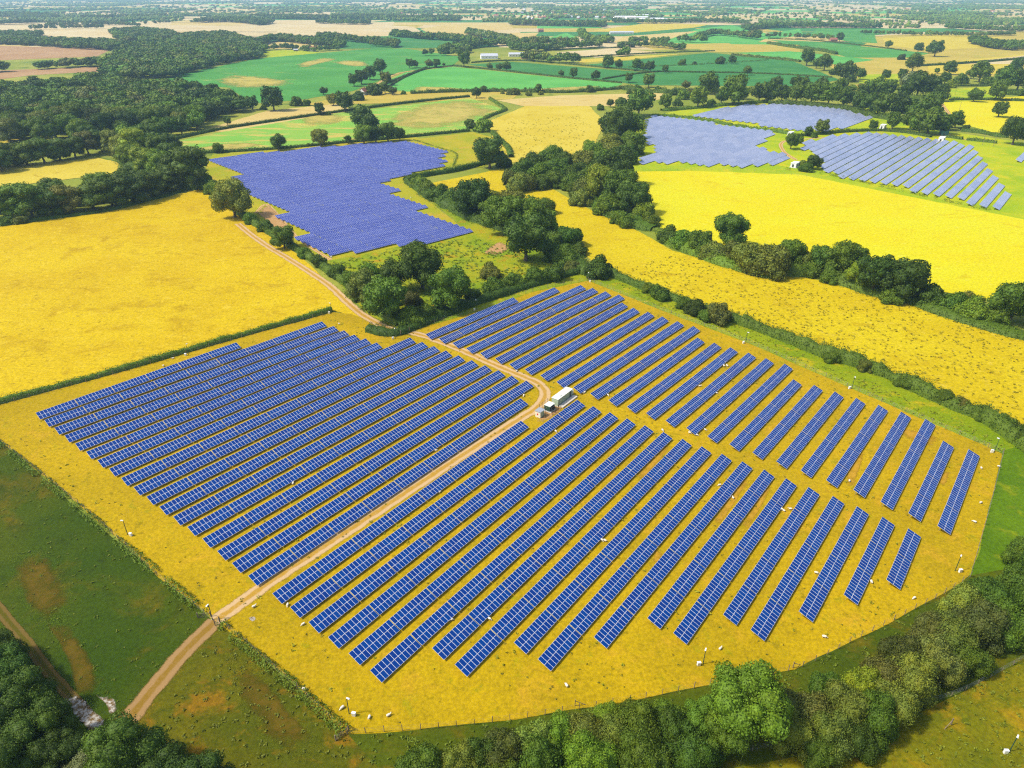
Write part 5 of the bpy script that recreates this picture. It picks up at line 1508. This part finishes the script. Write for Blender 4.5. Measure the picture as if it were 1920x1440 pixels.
# ------------------------------------------------------------------ houses and farm buildings
def house(px, label, L, W, Hw, Hr, wall, roof, rz, group=None, chim=True, wins=3, name='house', cat='house'):
    r = empty(name, at(*px), rz); tag(r, label, cat, group)
    m = MB()
    a, b = L / 2, W / 2
    m.poly([(-a, -b, 0), (a, -b, 0), (a, b, 0), (-a, b, 0), (-a, -b, Hw), (a, -b, Hw), (a, b, Hw), (-a, b, Hw), (-a, 0, Hw + Hr), (a, 0, Hw + Hr)],
           [(0, 1, 5, 4), (2, 3, 7, 6), (1, 2, 6, 9, 5), (3, 0, 4, 8, 7)])
    m.build('wall', wall, r)
    m = MB(); e = 0.35; t = 0.18
    for s in (-1, 1):
        sl = Hr / b
        y1 = s * (b + e); z1 = Hw - sl * e
        m.poly([(-a - e, y1, z1), (a + e, y1, z1), (a + e, 0, Hw + Hr), (-a - e, 0, Hw + Hr), (-a - e, y1, z1 + t), (a + e, y1, z1 + t), (a + e, 0, Hw + Hr + t), (-a - e, 0, Hw + Hr + t)],
               [(0, 1, 2, 3), (7, 6, 5, 4), (0, 4, 5, 1), (1, 5, 6, 2), (0, 3, 7, 4)])
    rf = m.build('roof', roof, r)
    if chim:
        m = MB(); m.box((a * 0.6, 0, Hw + Hr + 0.5), (0.9, 0.7, 1.8)); m.box((a * 0.6, 0, Hw + Hr + 1.45), (1.05, 0.85, 0.15)); m.build('chimney', M_BRICK, rf)
    for k in range(wins):
        x = -a + (k + 0.5) * L / wins
        for s in (-1, 1):
            m = MB(); m.box((x, s * (b + 0.02), Hw * 0.55), (1.3, 0.07, 1.2)); m.build('window', M_GLASS, r)
    return r
house((587, 96), 'white house with red roof above the big green field', 12, 9, 5.5, 3.6, M_WHITE, M_TILE, 0.4)
house((682, 178), 'small white cottage with a red roof by the lane', 9, 7, 4.6, 3.4, M_WHITE, M_TILE, 1.2)
house((838, 96), 'brick farmhouse half hidden by trees near the barn', 14, 9, 5.5, 3.8, M_BRICK, M_TILE, 0.2)
house((868, 92), 'second brick house in the trees behind the barn', 11, 8, 5, 3.6, M_BRICK, M_TILE, 0.9)
house((460, 86), 'brick house peeping out of the dark wood', 11, 8, 5.5, 3.6, M_BRICK, M_TILE, 0.5)
house((555, 96), 'low grey shed beside the white house', 9, 6, 3, 1.6, M_WOOD, M_SLATE, 0.2, None, False, 2, 'shed', 'shed')
house((917, 110), 'big farm barn with a wide pale roof', 32, 20, 5.5, 3.6, M_WHITE, M_SLATE, 0.15, None, False, 5, 'barn', 'barn')
house((968, 106), 'long grey farm shed right of the barn', 30, 13, 4.5, 2.8, M_CREAM, M_SLATE, 0.1, None, False, 5, 'barn', 'barn')
house((985, 110), 'small grey farm shed beside the long shed', 16, 10, 4, 2.6, M_BRICK, M_SLATE, 0.1, None, False, 3, 'barn', 'barn')
house((1014, 60), 'red brick house by the pale green field', 16, 10, 5.5, 4, M_BRICK, M_TILE, 0.2)
house((1562, 78), 'pink brick house with red roof among the green fields', 18, 10, 5, 4, M_BRICK, M_TILE, 0.1)
house((1165, 64), 'long grey cattle shed between the hay fields', 70, 16, 5, 3, M_CREAM, M_SLATE, 0.05, None, False, 6, 'barn', 'barn')
house((744, 27), 'wide red roofed farmstead far in the haze', 60, 16, 6, 5, M_BRICK, M_TILE, 0.05, None, False, 6)
house((1510, 50), 'pale house by the far green field', 14, 10, 5, 4, M_CREAM, M_TILE, 0.5)
house((1538, 49), 'second pale house by the far green field', 12, 9, 5, 4, M_CREAM, M_TILE, 1.0)
house((1888, 38), 'red roofed house far off at the right', 22, 12, 6, 4, M_CREAM, M_TILE, 0.2)
for i, (x, y, L) in enumerate([(1172, 35, 90), (1196, 36, 110), (1222, 39, 100), (1208, 32, 80), (1238, 40, 50)]):
    house((x, y), '%s flat white industrial shed from the left on the edge of the far village' % ordn([1, 2, 4, 3, 5][i]), L, 45, 9, 2.5, M_WHITE, M_WHITE, 0.05 * i, 'white sheds of the far village', False, 6, 'warehouse', 'warehouse')
rv = np.random.default_rng(77)
for i in range(46):
    x, y = rv.uniform(965, 1175), rv.uniform(19, 38)
    house((x, y), 'small red roofed house in the hazy village' if i % 3 else 'small pale roofed house in the hazy village', rv.uniform(12, 18), rv.uniform(9, 12), 6, 4.5,
          M_BRICK if i % 2 else M_CREAM, M_TILE if i % 3 else M_SLATE, rv.uniform(0, 3), 'red roofed houses of the hazy village' if i % 3 else 'pale roofed houses of the hazy village', False, 2)
for i, (x, y) in enumerate([(400, 11), (260, 10), (430, 6), (690, 12), (1700, 20), (1600, 22), (1760, 25), (1860, 24), (960, 30), (930, 32)]):
    house((x, y), 'small pale house lost in the distant haze', 24, 14, 7, 5, M_CREAM, M_TILE, i * 0.7, 'houses lost in the haze', False, 2)

# telegraph poles at the right
for i, (x, y) in enumerate([(1842, 272), (1862, 276), (1880, 176), (1790, 180), (1798, 208)]):
    r = empty('telegraph_pole', at(x, y), 0.6); tag(r, 'grey telegraph pole, %s from the left by the right-hand fields' % ordn([1, 2, 5, 3, 4].index(i + 1) + 1 if i < 5 else 1), 'pole', 'telegraph poles at the right')
    m = MB(); m.bar((0, 0, 0), (0, 0, 9), 0.16, 0.11, 8); m.build('pole', M_WOOD, r)
    m = MB(); m.box((0, 0, 8.6), (1.6, 0.12, 0.12)); m.build('crossarm', M_WOOD, r)

# ------------------------------------------------------------------ sheep
def sheep_mesh(graze):
    m = MB()
    def ring(x, z, ry, rz_, n=10, y=0):
        return [(x, y + ry * math.cos(2 * math.pi * k / n), z + rz_ * math.sin(2 * math.pi * k / n)) for k in range(n)]
    hz = 0.30 if graze else 0.92
    m.loft([ring(-0.66, 0.66, 0.10, 0.12), ring(-0.60, 0.66, 0.24, 0.24), ring(-0.40, 0.65, 0.32, 0.30), ring(0.0, 0.62, 0.34, 0.31), ring(0.32, 0.63, 0.30, 0.29), ring(0.52, 0.66, 0.20, 0.22),
            ring(0.66, (0.60 + hz) / 2 + 0.04, 0.14, 0.15), ring(0.80, hz + 0.08, 0.115, 0.13), ring(0.92, hz, 0.10, 0.11), ring(1.04, hz - 0.05, 0.06, 0.07)])
    for x in (-0.42, 0.36):
        for y in (-0.17, 0.17):
            m.bar((x, y, 0.5), (x - 0.03, y, 0.24), 0.085, 0.055, 8); m.bar((x - 0.03, y, 0.25), (x, y, 0.0), 0.055, 0.045, 8)
    for s in (-1, 1):
        m.bar((0.80, s * 0.10, hz + 0.14), (0.76, s * 0.24, hz + 0.14), 0.045, 0.02, 6)
    m.bar((-0.62, 0, 0.72), (-0.72, 0, 0.5), 0.06, 0.035, 6)
    me = m.mesh('sheep', M_WOOL, True)
    o = bpy.data.objects.new('sheep', me); COL.objects.link(o)
    md = o.modifiers.new('r', 'REMESH'); md.mode = 'VOXEL'; md.voxel_size = 0.045; md.use_smooth_shade = True
    dg = bpy.context.evaluated_depsgraph_get()
    me2 = bpy.data.meshes.new_from_object(o.evaluated_get(dg)); me2.name = 'sheep'
    bpy.data.objects.remove(o)
    return me2
ME_SHEEP = [sheep_mesh(True), sheep_mesh(False)]
SHEEP = [(477, 1140), (540, 1137), (569, 1173), (507, 964), (825, 925), (964, 943), (890, 1007), (806, 1029), (846, 1165), (918, 1163), (571, 1295), (642, 1330), (693, 1348), (729, 1344), (1128, 1015), (1134, 1016),
         (1060, 1078), (1369, 932), (1374, 936), (1464, 957), (1469, 960), (1481, 957), (1530, 1077), (1062, 1288), (1592, 904), (1839, 880), (1872, 877), (1838, 945), (1826, 981), (1306, 818), (1293, 814), (1322, 808),
         (1312, 726), (1343, 739), (1357, 688), (1363, 688), (1633, 1094), (1713, 1124), (1545, 1197), (1350, 1219), (992, 613), (969, 698), (1140, 743), (1096, 738), (1042, 811), (1118, 783), (982, 744), (1163, 689), (1242, 809),
         (480, 757), (463, 763), (488, 731), (825, 702), (762, 786), (768, 782), (762, 814), (825, 834), (817, 847), (550, 909), (636, 609), (307, 688), (325, 674), (1349, 912)]
def zone(x, y):
    ds = []
    for nm, T in (('left of the track', ROWS_LEFT), ('below the track', ROWS_LOWER), ('above the container', ROWS_UPPER)):
        for i, r in enumerate(T):
            a = Vector(((r[0] + r[2]) / 2, (r[1] + r[3]) / 2)); b = Vector(((r[4] + r[6]) / 2, (r[5] + r[7]) / 2)); p = Vector((x, y))
            t = max(0, min(1, (p - a).dot(b - a) / (b - a).length_squared))
            q = a.lerp(b, t); ds.append(((p - q).length, i, nm, t))
    return min(ds)
seen = {}
for i, (x, y) in enumerate(SHEEP):
    dd, k, nm, t = zone(x, y)
    where = 'near end' if t < 0.12 else 'far end' if t > 0.88 else 'middle'
    lab = 'woolly white sheep %s the %s of the %s row %s' % ('out from' if dd > 45 else 'beside', where, ordn(k + 1), nm)
    o = link('sheep', ME_SHEEP[0 if RNG.random() < 0.7 else 1])
    o.location = at(x, y) + Vector((0, 0, ZT - 0.03)); o.rotation_euler = (0, 0, RNG.uniform(0, 6.28))
    s = RNG.uniform(0.60, 0.72); o.scale = (s, s * 1.15, s)
    tag(o, lab, 'sheep', 'sheep grazing among the panels')
    seen.setdefault(lab, []).append((x, o))
for lab, L in seen.items():
    L.sort(key=lambda t: t[0])
    if len(L) > 1:
        for j, (x, o) in enumerate(L):
            o['label'] = lab.replace('woolly white sheep', 'left-hand sheep' if j == 0 else 'right-hand sheep' if j == len(L) - 1 else 'middle sheep')

# ------------------------------------------------------------------ tussocks
def tufts(name, px, n, size, col, label, seed, clump=0.0):
    rng = np.random.default_rng(seed)
    poly = [at(*p) for p in px]
    xs = [p.x for p in poly]; ys = [p.y for p in poly]
    pts = []
    while len(pts) < n:
        q = Vector((rng.uniform(min(xs), max(xs)), rng.uniform(min(ys), max(ys)), 0))
        if inside(poly, q) and mnoise.noise(Vector((q.x * 0.05, q.y * 0.05, seed))) + 0.3 * mnoise.noise(Vector((q.x * 0.2, q.y * 0.2, seed))) > clump: pts.append(q[:])
    P = np.array(pts)
    m = 9
    C_ = np.repeat(P, m, 0); s = np.repeat(size * rng.uniform(0.5, 1.5, n), m)[:, None]
    off = rng.normal(0, 0.36, (n * m, 3)) * s; off[:, 2] = np.abs(off[:, 2]) * 0.5 + 0.16 * s[:, 0] + ZT - 0.02
    nn = np.tile(np.array([[0, 0, 1.0]]), (n * m, 1))
    lv = leaf_quads(C_ + off, nn, size * 0.8, rng, 0.5)
    me = mesh_np(name, lv, [np.arange(len(lv)).reshape(-1, 4)], M_LEAF)
    o = link(name, me); o.color = col
    tag(o, label, 'grass', kind='stuff')
FARM = [(1103, 532), (1240, 588), (1400, 648), (1597, 735), (1870, 858), (1810, 1080), (1600, 1195), (1490, 1245), (1200, 1300), (850, 1350), (655, 1365), (530, 1255), (414, 1160), (300, 1070), (100, 895), (10, 800), (60, 780), (420, 655), (620, 600), (745, 635), (800, 620), (1000, 556)]
tufts('grass_tussocks', FARM, 1000, 0.34, (0.20, 0.18, 0.010, 1), 'dark tussocks dotted over the grazed pasture', 3, -0.25)
tufts('grass_tussocks', FARM, 500, 0.5, (0.24, 0.25, 0.010, 1), 'greener tufts in the grazed pasture', 4, 0.0)
tufts('grass_tussocks', [(1150, 512), (1260, 480), (1380, 515), (1500, 530), (1720, 572), (1920, 640), (1920, 815), (1700, 728), (1500, 645), (1380, 595)], 1100, 0.6, (0.32, 0.28, 0.010, 1), 'coarse tussocks in the stream meadow', 5, -0.5)
tufts('grass_tussocks', [(940, 230), (1090, 215), (1110, 240), (1080, 285), (970, 295)], 220, 0.9, (0.36, 0.34, 0.03, 1), 'tussocks in the pale field by the stream', 6, -0.4)
tufts('grass_tussocks', [(610, 495), (880, 445), (960, 470), (1090, 505), (900, 570), (780, 590)], 900, 0.9, (0.16, 0.23, 0.012, 1), 'rank green tufts in the rough meadow', 7, -0.2)
tufts('grass_tussocks', [(300, 1340), (404, 1180), (530, 1275), (640, 1385), (740, 1440), (300, 1440)], 120, 0.5, (0.13, 0.15, 0.008, 1), 'rank grass tufts in the triangle below the gate', 8, -0.6)
tufts('grass_tussocks', [(0, 850), (200, 1010), (380, 1160), (240, 1330), (0, 1180)], 120, 0.4, (0.12, 0.16, 0.007, 1), 'dark tufts in the dark green left field', 9, -0.6)
tufts('grass_tussocks', [(1200, 1440), (1500, 1400), (1700, 1340), (1920, 1230), (1920, 1440)], 140, 0.5, (0.16, 0.19, 0.010, 1), 'rank tufts in the lower right corner', 10, -0.5)
tufts('grass_tussocks', [(660, 1382), (1000, 1350), (1300, 1296), (1490, 1262), (1800, 1100), (1860, 1120), (1500, 1320), (1000, 1400), (700, 1440)], 200, 0.5, (0.12, 0.17, 0.010, 1), 'long grass below the farm fence', 11, -0.5)
tufts('grass_tussocks', [(1130, 520), (1400, 618), (1700, 745), (1890, 835), (1878, 850), (1600, 728), (1400, 640), (1240, 580)], 400, 0.5, (0.22, 0.26, 0.012, 1), 'long green grass between the far fence and the hedge', 12, -0.5)

# ------------------------------------------------------------------ air
hz = bpy.data.materials.new('haze'); hz.use_nodes = True
nt = hz.node_tree; nt.nodes.clear()
out = nt.nodes.new('ShaderNodeOutputMaterial'); pv = nt.nodes.new('ShaderNodeVolumePrincipled')
pv.inputs['Color'].default_value = (0.46, 0.72, 1.0, 1)
pv.inputs['Density'].default_value = 8.0e-5
pv.inputs['Anisotropy'].default_value = 0.2
nt.links.new(pv.outputs[0], out.inputs['Volume'])
m = MB(); m.box((0, 19500, 60.5), (61000, 41500, 124)); o = m.build('haze', hz); tag(o, kind='stuff')
